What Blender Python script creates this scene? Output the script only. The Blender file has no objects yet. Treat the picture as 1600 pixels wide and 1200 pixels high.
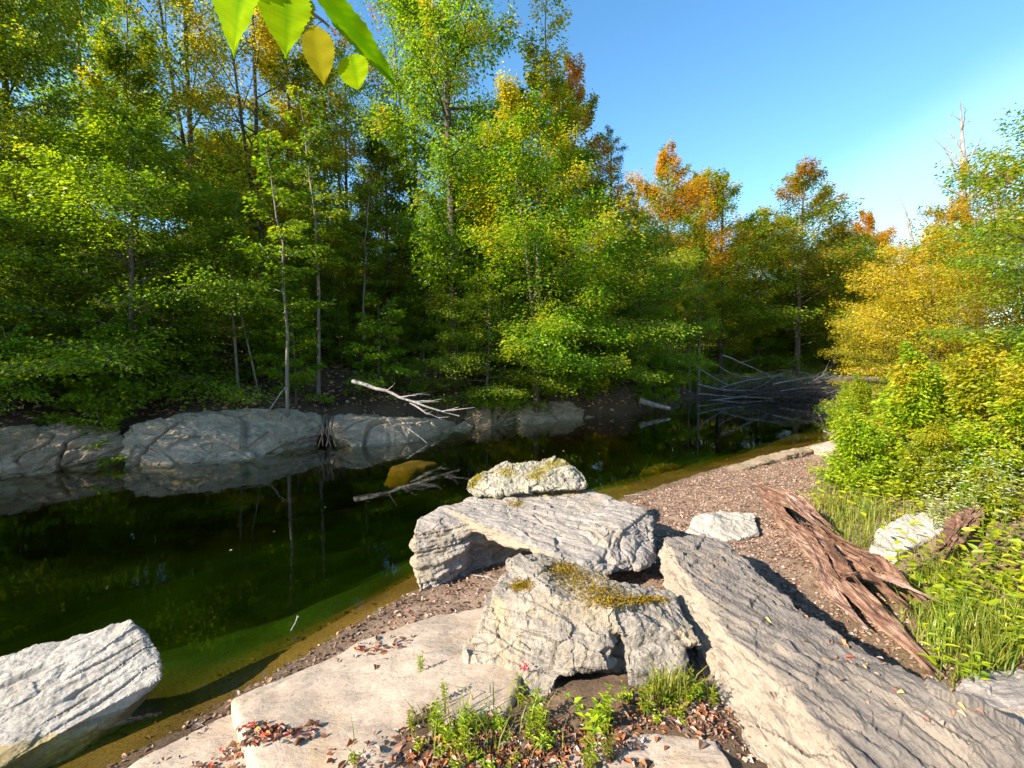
import bpy, bmesh, math, random
import numpy as np
from mathutils import Vector, Matrix
from mathutils.bvhtree import BVHTree

# ------------------------------------------------------------------ camera, sky, sun, exposure
SC = bpy.context.scene
COL = SC.collection
F = 760.0                      # focal length in pixels of a 1600 px wide frame
CAM = Vector((0, 0, 2.1))
PITCH = math.atan(38 / F)
cam = bpy.data.cameras.new('camera')
cam.sensor_width = 36
cam.lens = 36 * F / 1600
cam.clip_start = 0.05
cam.clip_end = 2000
co = bpy.data.objects.new('camera', cam)
COL.objects.link(co)
co.location = CAM
co.rotation_euler = (math.pi / 2 - PITCH, 0, 0)
SC.camera = co

SUN_EL = math.radians(28)
SUN_H = Vector((-0.85, -0.527))          # horizontal direction towards the sun
W = bpy.data.worlds.new("World")
SC.world = W
W.use_nodes = True
nt = W.node_tree
sky = nt.nodes.new('ShaderNodeTexSky')
sky.sky_type = 'NISHITA'
sky.sun_disc = False
sky.sun_elevation = SUN_EL
sky.sun_rotation = math.atan2(SUN_H.x, SUN_H.y)
sky.air_density = 1.0
sky.dust_density = 0.3
sky.ozone_density = 1.0
bg = nt.nodes['Background']
bg.inputs['Strength'].default_value = 0.105
hs = nt.nodes.new('ShaderNodeHueSaturation')
hs.inputs['Saturation'].default_value = 1.28
hs.inputs['Hue'].default_value = 0.495
nt.links.new(sky.outputs[0], hs.inputs['Color'])
# a thin veil of high cirrus with one straight edge, low over the right-hand trees
tcw = nt.nodes.new('ShaderNodeTexCoord')
dotn = nt.nodes.new('ShaderNodeVectorMath'); dotn.operation = 'DOT_PRODUCT'
def _ray(px, py):
    u, v = (px - 800) / F, (600 - py) / F
    return Vector((u, math.cos(PITCH) + v * math.sin(PITCH), -math.sin(PITCH) + v * math.cos(PITCH)))
_n = _ray(1240, 290).cross(_ray(1600, 60)).normalized()
if _n.z > 0:
    _n = -_n
dotn.inputs[1].default_value = _n
nt.links.new(tcw.outputs['Generated'], dotn.inputs[0])
nz = nt.nodes.new('ShaderNodeTexNoise'); nz.inputs['Scale'].default_value = 5
nz.inputs['Detail'].default_value = 5
nt.links.new(tcw.outputs['Generated'], nz.inputs['Vector'])
mad = nt.nodes.new('ShaderNodeMath'); mad.operation = 'MULTIPLY_ADD'
nt.links.new(nz.outputs[0], mad.inputs[0]); mad.inputs[1].default_value = 0.05
nt.links.new(dotn.outputs['Value'], mad.inputs[2])
mr = nt.nodes.new('ShaderNodeMapRange'); mr.interpolation_type = 'SMOOTHSTEP'
mr.inputs['From Min'].default_value = 0.0; mr.inputs['From Max'].default_value = 0.11
mr.inputs['To Min'].default_value = 0.0; mr.inputs['To Max'].default_value = 0.10
nt.links.new(mad.outputs[0], mr.inputs['Value'])
mxw = nt.nodes.new('ShaderNodeMixRGB')
mxw.inputs['Color2'].default_value = (7.5, 8.6, 9.4, 1)
nt.links.new(mr.outputs[0], mxw.inputs['Fac'])
nt.links.new(hs.outputs[0], mxw.inputs['Color1'])
nt.links.new(mxw.outputs[0], bg.inputs['Color'])

sl = bpy.data.lights.new('sun', 'SUN')
sl.energy = 5.0
sl.angle = math.radians(0.53)
sl.color = (1.0, 0.91, 0.77)
so = bpy.data.objects.new('sun', sl)
COL.objects.link(so)
sd = Vector((SUN_H.x * math.cos(SUN_EL), SUN_H.y * math.cos(SUN_EL), math.sin(SUN_EL))).normalized()
so.rotation_euler = sd.to_track_quat('Z', 'Y').to_euler()
so.location = (-20, -10, 30)

SC.view_settings.view_transform = 'Standard'
SC.view_settings.look = 'None'
SC.view_settings.exposure = 1.65
SC.view_settings.gamma = 1
SC.view_settings.use_curve_mapping = False
SC.cycles.max_bounces = 8
SC.cycles.transparent_max_bounces = 12
SC.cycles.transmission_bounces = 6
SC.cycles.use_denoising = True

# ------------------------------------------------------------------ numeric helpers
def P(px, py, d):
    """point at forward distance d (world y) seen in direction (px, py) of the survey frame"""
    u, v = (px - 800) / F, (600 - py) / F
    c, s = math.cos(PITCH), math.sin(PITCH)
    fy, fz = c + v * s, -s + v * c
    k = d / fy
    return Vector((u * k, d, CAM.z + fz * k))

def G(px, py, z):
    u, v = (px - 800) / F, (600 - py) / F
    c, s = math.cos(PITCH), math.sin(PITCH)
    fy, fz = c + v * s, -s + v * c
    k = (z - CAM.z) / fz
    return Vector((u * k, fy * k, z))

def _hash(ix, iy, iz, seed):
    h = (ix * 374761393 + iy * 668265263 + iz * 2147483647 + seed * 974711) & 0xffffffff
    h = ((h ^ (h >> 13)) * 1274126177) & 0xffffffff
    h = ((h ^ (h >> 16)) * 2246822519) & 0xffffffff
    return h ^ (h >> 15)

def noise3(p, seed=0):
    p = np.asarray(p, dtype=np.float64)
    i = np.floor(p).astype(np.int64)
    f = p - i
    u = f * f * f * (f * (f * 6 - 15) + 10)
    out = np.zeros(len(p))
    for dx in (0, 1):
        for dy in (0, 1):
            for dz in (0, 1):
                h = _hash(i[:, 0] + dx, i[:, 1] + dy, i[:, 2] + dz, seed)
                gx = ((h & 1023) / 511.5) - 1
                gy = (((h >> 10) & 1023) / 511.5) - 1
                gz = (((h >> 20) & 1023) / 511.5) - 1
                w = (u[:, 0] if dx else 1 - u[:, 0]) * (u[:, 1] if dy else 1 - u[:, 1]) * (u[:, 2] if dz else 1 - u[:, 2])
                out += w * (gx * (f[:, 0] - dx) + gy * (f[:, 1] - dy) + gz * (f[:, 2] - dz))
    return out

def fbm(p, oct=4, seed=0, gain=0.5):
    p = np.asarray(p, dtype=np.float64)
    a, s, t = 1.0, np.zeros(len(p)), 1.0
    for k in range(oct):
        s += a * noise3(p * t, seed + k * 17)
        a *= gain
        t *= 2.03
    return s

def sstep(a, b, x):
    t = np.clip((x - a) / (b - a), 0, 1)
    return t * t * (3 - 2 * t)

def facets(p, seed):
    """broken-stone relief: every cell is a tilted plane, with steps between cells"""
    p = np.asarray(p, float)
    i0 = np.floor(p).astype(np.int64)
    best = np.full(len(p), 1e9); val = np.zeros(len(p))
    for dx in (-1, 0, 1):
        for dy in (-1, 0, 1):
            for dz in (-1, 0, 1):
                c = i0 + np.array([dx, dy, dz])
                h = _hash(c[:, 0], c[:, 1], c[:, 2], seed); h2 = _hash(c[:, 0], c[:, 1], c[:, 2], seed + 99)
                ctr = c + np.c_[h & 1023, (h >> 10) & 1023, (h >> 20) & 1023] / 1023.0
                q = p - ctr
                d = (q * q).sum(1)
                g = np.c_[h2 & 1023, (h2 >> 10) & 1023, (h2 >> 20) & 1023] / 511.5 - 1
                v = (q * g).sum(1) + .5 * g[:, 0]
                k = d < best
                best = np.where(k, d, best); val = np.where(k, v, val)
    return val

# ------------------------------------------------------------------ mesh helpers
def mesh(name, V, faces, smooth=False, attrs=None, mats=None):
    """V (n,3); faces: int array (m,k) or list of such arrays with different k"""
    me = bpy.data.meshes.new(name)
    V = np.asarray(V, dtype=np.float32)
    if not isinstance(faces, (list, tuple)):
        faces = [faces]
    faces = [np.asarray(f, dtype=np.int32) for f in faces if len(f)]
    me.vertices.add(len(V))
    me.vertices.foreach_set('co', V.ravel())
    nl = sum(f.size for f in faces)
    npol = sum(len(f) for f in faces)
    me.loops.add(nl)
    me.polygons.add(npol)
    me.loops.foreach_set('vertex_index', np.concatenate([f.ravel() for f in faces]))
    starts, o = [], 0
    for f in faces:
        starts.append(o + np.arange(len(f), dtype=np.int32) * f.shape[1])
        o += f.size
    me.polygons.foreach_set('loop_start', np.concatenate(starts).astype(np.int32))
    me.polygons.foreach_set('use_smooth', np.full(npol, bool(smooth)))
    me.update(calc_edges=True)
    for k, a in (attrs or {}).items():
        a = np.asarray(a, dtype=np.float32)
        if a.ndim == 1:
            at = me.attributes.new(k, 'FLOAT', 'POINT')
            at.data.foreach_set('value', a)
        else:
            at = me.attributes.new(k, 'FLOAT_COLOR', 'POINT')
            at.data.foreach_set('color', np.c_[a, np.ones(len(a))].astype(np.float32).ravel())
    for m in (mats or []):
        me.materials.append(m)
    return me

def obj(name, me, parent=None):
    o = bpy.data.objects.new(name, me)
    COL.objects.link(o)
    if parent:
        o.parent = parent
    return o

def tag(o, label, cat, group=None):
    o['label'] = label
    o['category'] = cat
    if group:
        o['group'] = group
    return o

def empty(name, loc, rz=0.0, scale=1.0):
    o = bpy.data.objects.new(name, None)
    COL.objects.link(o)
    o.location = loc
    o.rotation_euler = (0, 0, rz)
    o.scale = (scale,) * 3
    o.empty_display_size = 0.2
    return o

def tubes(paths, sides=6):
    """paths: list of (pts (k,3), radii (k,)); returns V, quads"""
    Vs, Fs, o = [], [], 0
    for pts, rad, ns in paths:
        pts = np.asarray(pts, float)
        rad = np.asarray(rad, float)
        k = len(pts)
        t = np.gradient(pts, axis=0)
        t /= np.linalg.norm(t, axis=1)[:, None] + 1e-9
        ref = np.array([0, 0, 1.0]) if abs(t[:, 2]).mean() < 0.8 else np.array([1.0, 0, 0])
        a = np.cross(t, ref)
        a /= np.linalg.norm(a, axis=1)[:, None] + 1e-9
        b = np.cross(t, a)
        th = np.arange(ns) * 2 * math.pi / ns
        ring = pts[:, None, :] + rad[:, None, None] * (np.cos(th)[None, :, None] * a[:, None, :] + np.sin(th)[None, :, None] * b[:, None, :])
        Vs.append(ring.reshape(-1, 3))
        i = np.arange(k - 1)[:, None] * ns
        j = np.arange(ns)[None, :]
        jn = (j + 1) % ns
        q = np.stack([i + j, i + jn, i + ns + jn, i + ns + j], -1).reshape(-1, 4) + o
        Fs.append(q)
        o += k * ns
    return np.concatenate(Vs), np.concatenate(Fs)

def leafgeo(pos, dire, nrm, L, Wd, fold=0.25, hexa=False, curl=0.0):
    """folded leaves; returns V, quads/tris, verts per leaf"""
    pos = np.asarray(pos, float)
    n = len(pos)
    d = dire / (np.linalg.norm(dire, axis=1)[:, None] + 1e-9)
    s = np.cross(nrm, d)
    s /= np.linalg.norm(s, axis=1)[:, None] + 1e-9
    u = np.cross(d, s)
    L = np.broadcast_to(L, n)[:, None]
    Wd = np.broadcast_to(Wd, n)[:, None]
    base = pos
    tip = pos + d * L - u * L * curl
    if hexa:
        l1 = pos + d * L * 0.28 + s * Wd * 0.46 + u * Wd * fold
        l2 = pos + d * L * 0.66 + s * Wd * 0.34 + u * Wd * fold * .8 - u * L * curl * .35
        r1 = pos + d * L * 0.28 - s * Wd * 0.46 + u * Wd * fold
        r2 = pos + d * L * 0.66 - s * Wd * 0.34 + u * Wd * fold * .8 - u * L * curl * .35
        V = np.stack([base, l1, l2, tip, r2, r1], 1).reshape(-1, 3)
        k = np.arange(n)[:, None] * 6
        Fc = np.concatenate([k + np.array([[0, 3, 2, 1]]), k + np.array([[0, 5, 4, 3]])])
        return V, Fc, 6
    l = pos + d * L * 0.42 + s * Wd * 0.5 + u * Wd * fold
    r = pos + d * L * 0.42 - s * Wd * 0.5 + u * Wd * fold
    V = np.stack([base, l, tip, r], 1).reshape(-1, 3)
    k = np.arange(n)[:, None] * 4
    Fc = np.concatenate([k + np.array([[0, 2, 1]]), k + np.array([[0, 3, 2]])])
    return V, Fc, 4

# ------------------------------------------------------------------ material helpers
def newmat(name):
    m = bpy.data.materials.new(name)
    m.use_nodes = True
    n = m.node_tree
    b = n.nodes['Principled BSDF']
    return m, n, b

def nd(n, t, **kw):
    x = n.nodes.new(t)
    for k, v in kw.items():
        if k in x.inputs.keys():
            x.inputs[k].default_value = v
        else:
            setattr(x, k, v)
    return x

def ramp(n, src, stops):
    r = n.nodes.new('ShaderNodeValToRGB')
    e = r.color_ramp.elements
    while len(e) < len(stops):
        e.new(0.5)
    for el, (p, c) in zip(e, stops):
        el.position = p
        el.color = (*c, 1) if len(c) == 3 else c
    n.links.new(src, r.inputs[0])
    return r.outputs[0]

def mixc(n, fac, a, b, mode='MIX'):
    m = n.nodes.new('ShaderNodeMixRGB')
    m.blend_type = mode
    for sock, v in (('Fac', fac), ('Color1', a), ('Color2', b)):
        if hasattr(v, 'links'):
            n.links.new(v, m.inputs[sock])
        elif isinstance(v, (int, float)):
            m.inputs[sock].default_value = v
        else:
            m.inputs[sock].default_value = (*v, 1)
    return m.outputs[0]

def maprange(n, src, a, b, c=0.0, d=1.0):
    m = n.nodes.new('ShaderNodeMapRange')
    m.inputs['From Min'].default_value = a
    m.inputs['From Max'].default_value = b
    m.inputs['To Min'].default_value = c
    m.inputs['To Max'].default_value = d
    n.links.new(src, m.inputs['Value'])
    return m.outputs[0]

def coords(n, scale=(1, 1, 1), rot=(0, 0, 0)):
    g = n.nodes.new('ShaderNodeNewGeometry')
    mp = n.nodes.new('ShaderNodeMapping')
    mp.inputs['Rotation'].default_value = rot
    mp.inputs['Scale'].default_value = scale
    mp.vector_type = 'TEXTURE' if False else 'POINT'
    n.links.new(g.outputs['Position'], mp.inputs['Vector'])
    return mp.outputs[0]

def noiset(n, vec, scale, detail=6, rough=0.6, dist=0.0):
    t = nd(n, 'ShaderNodeTexNoise', Scale=scale, Detail=detail, Roughness=rough, Distortion=dist)
    n.links.new(vec, t.inputs['Vector'])
    return t.outputs[0]

def bump(n, h, strength, dist, prev=None):
    b = nd(n, 'ShaderNodeBump', Strength=strength, Distance=dist)
    n.links.new(h, b.inputs['Height'])
    if prev is not None:
        n.links.new(prev, b.inputs['Normal'])
    return b.outputs[0]

def rock_mat(name, a, b, c, stretch=(1, 1, 6), rot=(0, 0, 0), sidec=None, lichen=None, lich_amt=0.0, stain=None, bs=1.0, scale=1.0):
    """a,b: the two main stone colours, c: dark pits and seams"""
    m, n, bs_ = newmat(name)
    v0 = coords(n)
    v1 = coords(n, stretch, rot)
    big = noiset(n, v0, 2.2 * scale, 5, 0.6, 0.4)
    lay = noiset(n, v1, 3.0 * scale, 8, 0.65, 0.3)
    fine = noiset(n, v0, 55 * scale, 6, 0.7)
    grain = noiset(n, v0, 240 * scale, 3, 0.7)
    colr = ramp(n, big, [(0.30, a), (0.62, b)])
    lc = ramp(n, lay, [(0.28, tuple(x * .62 for x in a)), (0.5, tuple((x + y) / 2 for x, y in zip(a, b))), (0.72, tuple(min(.8, x * 1.2) for x in b))])
    colr = mixc(n, 0.5, colr, lc)
    seam = ramp(n, lay, [(0.40, (1, 1, 1)), (0.455, (0, 0, 0)), (0.50, (0, 0, 0)), (0.53, (1, 1, 1))]) if False else None
    pit = ramp(n, fine, [(0.30, (1, 1, 1)), (0.42, (0, 0, 0))])
    colr = mixc(n, pit, colr, c)
    colr = mixc(n, 0.35, colr, ramp(n, grain, [(0.3, (0.25, 0.25, 0.25)), (0.7, (0.8, 0.8, 0.8))]), 'OVERLAY')
    if stain:
        sn = noiset(n, v0, 1.7 * scale, 7, 0.7, 0.8)
        colr = mixc(n, maprange(n, sn, 0.52, 0.66, 0, 0.75), colr, stain)
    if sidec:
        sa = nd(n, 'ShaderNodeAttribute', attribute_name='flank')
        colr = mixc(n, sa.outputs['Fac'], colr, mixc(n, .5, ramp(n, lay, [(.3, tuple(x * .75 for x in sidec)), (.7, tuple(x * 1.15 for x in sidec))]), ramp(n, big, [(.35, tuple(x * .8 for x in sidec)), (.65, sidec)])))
    if lichen:
        ln = noiset(n, v0, 9 * scale, 8, 0.75)
        g = n.nodes.new('ShaderNodeNewGeometry')
        sep = n.nodes.new('ShaderNodeSeparateXYZ')
        n.links.new(g.outputs['Normal'], sep.inputs[0])
        up = maprange(n, sep.outputs['Z'], 0.1, 0.7)
        lf = maprange(n, ln, 0.60 - lich_amt, 0.66 - lich_amt)
        mm = nd(n, 'ShaderNodeMath', operation='MULTIPLY')
        n.links.new(up, mm.inputs[0]); n.links.new(lf, mm.inputs[1])
        colr = mixc(n, mm.outputs[0], colr, lichen)
    n.links.new(colr, bs_.inputs['Base Color'])
    bs_.inputs['Roughness'].default_value = 0.88
    bs_.inputs['Specular IOR Level'].default_value = 0.25
    h1 = bump(n, lay, 0.55 * bs, 0.05)
    h2 = bump(n, fine, 0.5 * bs, 0.012, h1)
    h3 = bump(n, grain, 0.35 * bs, 0.004, h2)
    n.links.new(h3, bs_.inputs['Normal'])
    return m

def bark_mat(name, a, b, stretch=(1, 1, .18), s=9, bands=None):
    m, n, bs_ = newmat(name)
    tc = n.nodes.new('ShaderNodeTexCoord')
    mp = nd(n, 'ShaderNodeMapping'); mp.inputs['Scale'].default_value = stretch
    n.links.new(tc.outputs['Object'], mp.inputs['Vector'])
    v = noiset(n, mp.outputs[0], s, 8, 0.7, 0.5)
    big = noiset(n, tc.outputs['Object'], 1.3, 4)
    c = ramp(n, v, [(0.33, tuple(x * .35 for x in a)), (0.5, a), (0.7, b)])
    c = mixc(n, maprange(n, big, 0.45, 0.65, 0, .5), c, tuple(x * .8 for x in b))
    n.links.new(c, bs_.inputs['Base Color'])
    bs_.inputs['Roughness'].default_value = 0.9
    n.links.new(bump(n, v, 0.7, 0.03), bs_.inputs['Normal'])
    return m

def leaf_mat(name, dark, light, trans=0.42, tgain=(1.5, 1.5, .7), rough=.45, autumn=True, spec=.35):
    m, n, bs_ = newmat(name)
    at = nd(n, 'ShaderNodeAttribute', attribute_name='tint')
    oi = n.nodes.new('ShaderNodeObjectInfo')
    c = ramp(n, at.outputs['Fac'], [(0.12, dark), (0.88, light)])
    # each plant a little different
    hsn = n.nodes.new('ShaderNodeHueSaturation')
    n.links.new(maprange(n, oi.outputs['Random'], 0, 1, .485, .515), hsn.inputs['Hue'])
    n.links.new(maprange(n, oi.outputs['Random'], 0, 1, .8, 1.2), hsn.inputs['Value'])
    n.links.new(c, hsn.inputs['Color'])
    c = hsn.outputs[0]
    if autumn:
        ah = nd(n, 'ShaderNodeAttribute', attribute_name='turn')
        ad = nd(n, 'ShaderNodeMath', operation='ADD')
        n.links.new(ah.outputs['Fac'], ad.inputs[0]); n.links.new(oi.outputs['Alpha'], ad.inputs[1])
        fac = maprange(n, ad.outputs[0], 0.92, 1.12)
        ac = mixc(n, maprange(n, at.outputs['Fac'], .2, .8, 0, .55), oi.outputs['Color'], (0.30, 0.22, 0.012))
        c = mixc(n, fac, c, ac)
    n.links.new(c, bs_.inputs['Base Color'])
    bs_.inputs['Roughness'].default_value = rough
    bs_.inputs['Specular IOR Level'].default_value = spec
    tr = n.nodes.new('ShaderNodeBsdfTranslucent')
    n.links.new(mixc(n, 1.0, c, tgain, 'MULTIPLY'), tr.inputs['Color'])
    ms = nd(n, 'ShaderNodeMixShader')
    ms.inputs[0].default_value = trans
    n.links.new(bs_.outputs[0], ms.inputs[1]); n.links.new(tr.outputs[0], ms.inputs[2])
    n.links.new(ms.outputs[0], n.nodes['Material Output'].inputs['Surface'])
    return m

def attr_mat(name, rough=.8, trans=0.0, var=0.25):
    """colour carried by each piece (dry leaves, soil zones), broken up by grain"""
    m, n, bs_ = newmat(name)
    at = nd(n, 'ShaderNodeAttribute', attribute_name='gcol')
    v = noiset(n, coords(n), 60, 5, .7)
    c = mixc(n, var, at.outputs['Color'], ramp(n, v, [(.3, (.2, .2, .2)), (.7, (.85, .85, .85))]), 'OVERLAY')
    n.links.new(c, bs_.inputs['Base Color'])
    bs_.inputs['Roughness'].default_value = rough
    bs_.inputs['Specular IOR Level'].default_value = .25
    if trans:
        tr = n.nodes.new('ShaderNodeBsdfTranslucent')
        n.links.new(c, tr.inputs['Color'])
        ms = nd(n, 'ShaderNodeMixShader'); ms.inputs[0].default_value = trans
        n.links.new(bs_.outputs[0], ms.inputs[1]); n.links.new(tr.outputs[0], ms.inputs[2])
        n.links.new(ms.outputs[0], n.nodes['Material Output'].inputs['Surface'])
    return m

M = {}
M['leaf'] = leaf_mat('tree_leaf', (0.045, 0.13, 0.005), (0.26, 0.35, 0.010), trans=.5, tgain=(1.7, 1.6, .6))
M['leaf_near'] = leaf_mat('weed_leaf', (0.10, 0.20, 0.006), (0.40, 0.43, 0.012), trans=.5)
M['grass'] = leaf_mat('grass_blade', (0.09, 0.15, 0.012), (0.30, 0.30, 0.04), trans=.3, autumn=False)
M['needle'] = leaf_mat('needle', (0.022, 0.07, 0.008), (0.075, 0.14, 0.012), trans=.25)
M['overleaf'] = leaf_mat('overhanging_leaf', (0.08, 0.22, 0.002), (0.40, 0.48, 0.002), trans=.6, tgain=(1.6, 1.5, .3), rough=.7, spec=.02)
M['bark'] = bark_mat('grey_brown_bark', (0.085, 0.065, 0.048), (0.20, 0.17, 0.135))
M['bark_dark'] = bark_mat('dark_bark', (0.05, 0.038, 0.028), (0.13, 0.105, 0.08))
M['bark_pale'] = bark_mat('pale_bark', (0.15, 0.13, 0.10), (0.30, 0.27, 0.22))
M['dead_wood'] = bark_mat('bleached_dead_wood', (0.20, 0.18, 0.17), (0.40, 0.37, 0.35), s=14)
M['twig'] = bark_mat('twig_bark', (0.06, 0.045, 0.035), (0.16, 0.13, 0.1))
M['litter'] = attr_mat('dry_leaf', trans=.2)
M['stem'] = leaf_mat('green_stem', (0.06, 0.11, 0.015), (0.14, 0.18, 0.03), trans=.1, autumn=False)
M['petal'], _n, _b = newmat('white_petal')
_b.inputs['Base Color'].default_value = (.78, .78, .74, 1)
M['moss'] = leaf_mat('golden_moss', (0.11, 0.075, 0.008), (0.32, 0.20, 0.012), trans=.15, autumn=False, spec=.1)
M['lichen'] = leaf_mat('yellow_lichen', (0.25, 0.20, 0.01), (0.50, 0.42, 0.02), trans=.1, autumn=False, spec=.1)

M['shelf_rock'] = rock_mat('tan_bedrock', (0.28, 0.21, 0.155), (0.38, 0.305, 0.235), (0.11, 0.08, 0.06), (1, 2.2, 3), (0, 0, -.7), stain=(0.36, 0.25, 0.15), bs=.8)
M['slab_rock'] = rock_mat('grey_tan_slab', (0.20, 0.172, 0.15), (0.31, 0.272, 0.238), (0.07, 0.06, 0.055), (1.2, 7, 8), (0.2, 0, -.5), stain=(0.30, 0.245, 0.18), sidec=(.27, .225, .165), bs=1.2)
M['boulder_rock'] = rock_mat('rough_boulder', (0.15, 0.127, 0.10), (0.30, 0.26, 0.215), (0.035, 0.028, 0.02), (1.2, 1.2, 7), stain=(0.33, 0.25, 0.15), bs=1.3)
M['cap_rock'] = rock_mat('lichened_cap', (0.19, 0.165, 0.12), (0.34, 0.31, 0.245), (0.05, 0.04, 0.025), (1, 1, 6), lichen=(0.36, 0.30, 0.03), lich_amt=.02, bs=1.5)
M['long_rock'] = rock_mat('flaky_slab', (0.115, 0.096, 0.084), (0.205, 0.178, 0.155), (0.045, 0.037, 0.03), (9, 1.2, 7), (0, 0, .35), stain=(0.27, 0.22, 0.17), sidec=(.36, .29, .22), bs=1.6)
M['block_rock'] = rock_mat('pale_block', (0.21, 0.19, 0.165), (0.34, 0.315, 0.28), (0.08, 0.065, 0.05), (1.2, 5, 5), (0, 0, -.4), stain=(0.40, 0.30, 0.17), bs=1.1)
M['white_rock'] = rock_mat('white_stone', (0.29, 0.25, 0.20), (0.38, 0.345, 0.29), (0.14, 0.115, 0.09), (1, 1, 4), bs=.7)
M['bank_rock'] = rock_mat('bank_sandstone', (0.18, 0.13, 0.08), (0.28, 0.215, 0.145), (0.05, 0.04, 0.03), (1, 1, 6), (0.12, 0, 0), stain=(0.26, 0.17, 0.085), bs=1.0, scale=.7)
M['bank_rock_grey'] = rock_mat('bank_grey_stone', (0.22, 0.175, 0.12), (0.33, 0.27, 0.20), (0.06, 0.05, 0.035), (1, 1, 6), (0.1, 0.06, 0), stain=(0.33, 0.25, 0.15), bs=1.0, scale=.7)

# rotten wood
def rot_mat():
    m, n, b = newmat('rotten_red_wood')
    v = coords(n, (14, 1.3, 9), (0, 0, .12))
    g = noiset(n, v, 2.2, 9, .72, .6)
    big = noiset(n, coords(n), 4, 6, .7)
    c = ramp(n, g, [(.36, (.03, .011, .006)), (.47, (.17, .07, .035)), (.68, (.42, .25, .15))])
    c = mixc(n, maprange(n, big, .55, .70, 0, .7), c, (.33, .22, .14))
    n.links.new(c, b.inputs['Base Color'])
    oi = n.nodes.new('ShaderNodeObjectInfo')
    h_ = n.nodes.new('ShaderNodeHueSaturation'); n.links.new(c, h_.inputs['Color']); n.links.new(maprange(n, oi.outputs['Random'], 0, 1, .55, 1.5), h_.inputs['Value']); n.links.new(maprange(n, oi.outputs['Random'], 0, 1, 1.1, .75), h_.inputs['Saturation'])
    n.links.new(h_.outputs[0], b.inputs['Base Color'])
    b.inputs['Roughness'].default_value = .95
    n.links.new(bump(n, g, 1.0, .04), b.inputs['Normal'])
    return m
M['rotten'] = rot_mat()

# ------------------------------------------------------------------ terrain
FAR = np.array([(-80, -56), (-25, -6), (-13, 4.5), (-9.5, 8.9), (-7.3, 9.3), (-4.6, 11.6), (-1.05, 14.5), (4.3, 17.2), (6.75, 20.5), (9, 24.5), (20, 27.5), (45, 40), (90, 70)], float)
NEAR = np.array([(-80, -62), (-6, -.6), (-2.6, 1.6), (-1.75, 2.85), (-1.05, 4.05), (0, 5.4), (1.85, 7.4), (4.0, 9.3), (8.6, 12.8), (14, 18.5), (17.5, 22), (30, 29), (45, 38), (90, 66)], float)

def river(x, y):
    df = (y - np.interp(x, FAR[:, 0], FAR[:, 1])) * .75
    dn = (np.interp(x, NEAR[:, 0], NEAR[:, 1]) - y) * .75
    return df, dn

def gh(x, y):
    x = np.atleast_1d(np.asarray(x, float))
    y = np.atleast_1d(np.asarray(y, float))
    df, dn = river(x, y)
    p = np.c_[x, y, np.zeros(len(x))]
    n1 = fbm(p * .35, 4, 3)
    n2 = fbm(p * 2.1, 4, 9)
    flat = sstep(7, 11, x) * (1 - sstep(33, 44, y))
    # far bank
    zf = -.45 + 1.2 * sstep(0.5, 1.5, df) * (1 - .5 * flat) + (.30 - .20 * flat) * np.clip(df - 1.2, 0, 45) + n1 * .5 * sstep(1, 5, df) + n2 * .1 * sstep(.2, 1, df)
    # near bank
    rt = sstep(3.5, 6.3, x + .10 * y)
    zn = .03 + np.minimum(.06 * np.clip(dn, 0, 9), .10) + rt * .33 * np.clip(dn - 2.0, 0, 12) + n2 * .05 * sstep(0, .6, dn) + n1 * .25 * rt * sstep(2, 4, dn)
    zn = zn + .11 * (1 - sstep(2.5, 3.2, y)) * sstep(-1.1, -.4, x) * (1 - sstep(.9, 1.5, x))
    zn = zn - .09 * sstep(1.5, 1.9, x) * (1 - sstep(2.6, 3.1, x)) * sstep(1.6, 2.2, y) * (1 - sstep(4.0, 4.8, y))
    # bed
    dist = np.clip(np.minimum(-df, -dn), 0, 20)
    ridge = noise3(np.c_[(x * .66 + y * .75) * .22, (y * .66 - x * .75) * 1.1, np.zeros(len(x))], 41)
    zb = -.05 - .17 * np.clip(-dn, 0, .9) - .36 * np.clip(-dn - .9 + .4 * n1, 0, 3)
    zb = np.maximum(zb, -1.35) + .55 * np.clip(ridge, -.1, .6) * sstep(.6, 2, -dn)
    zb = np.maximum(zb, -.30 - 1.6 * np.clip(-df, 0, 2) * 1.0)
    zb = np.minimum(zb, -.05)
    z = np.where(df > 0, zf, np.where(dn > 0, zn, zb))
    return z

def gz(x, y):
    return float(gh(x, y)[0])

def axis(lo, hi, c0, c1, fine, growth):
    a = list(np.arange(c0, c1, fine))
    s = fine
    v = c1
    while v < hi:
        a.append(v); s *= growth; v += s
    a.append(hi)
    s = fine; v = c0 - fine
    while v > lo:
        a.insert(0, v); s *= growth; v -= s
    a.insert(0, lo)
    return np.array(a)

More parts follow.
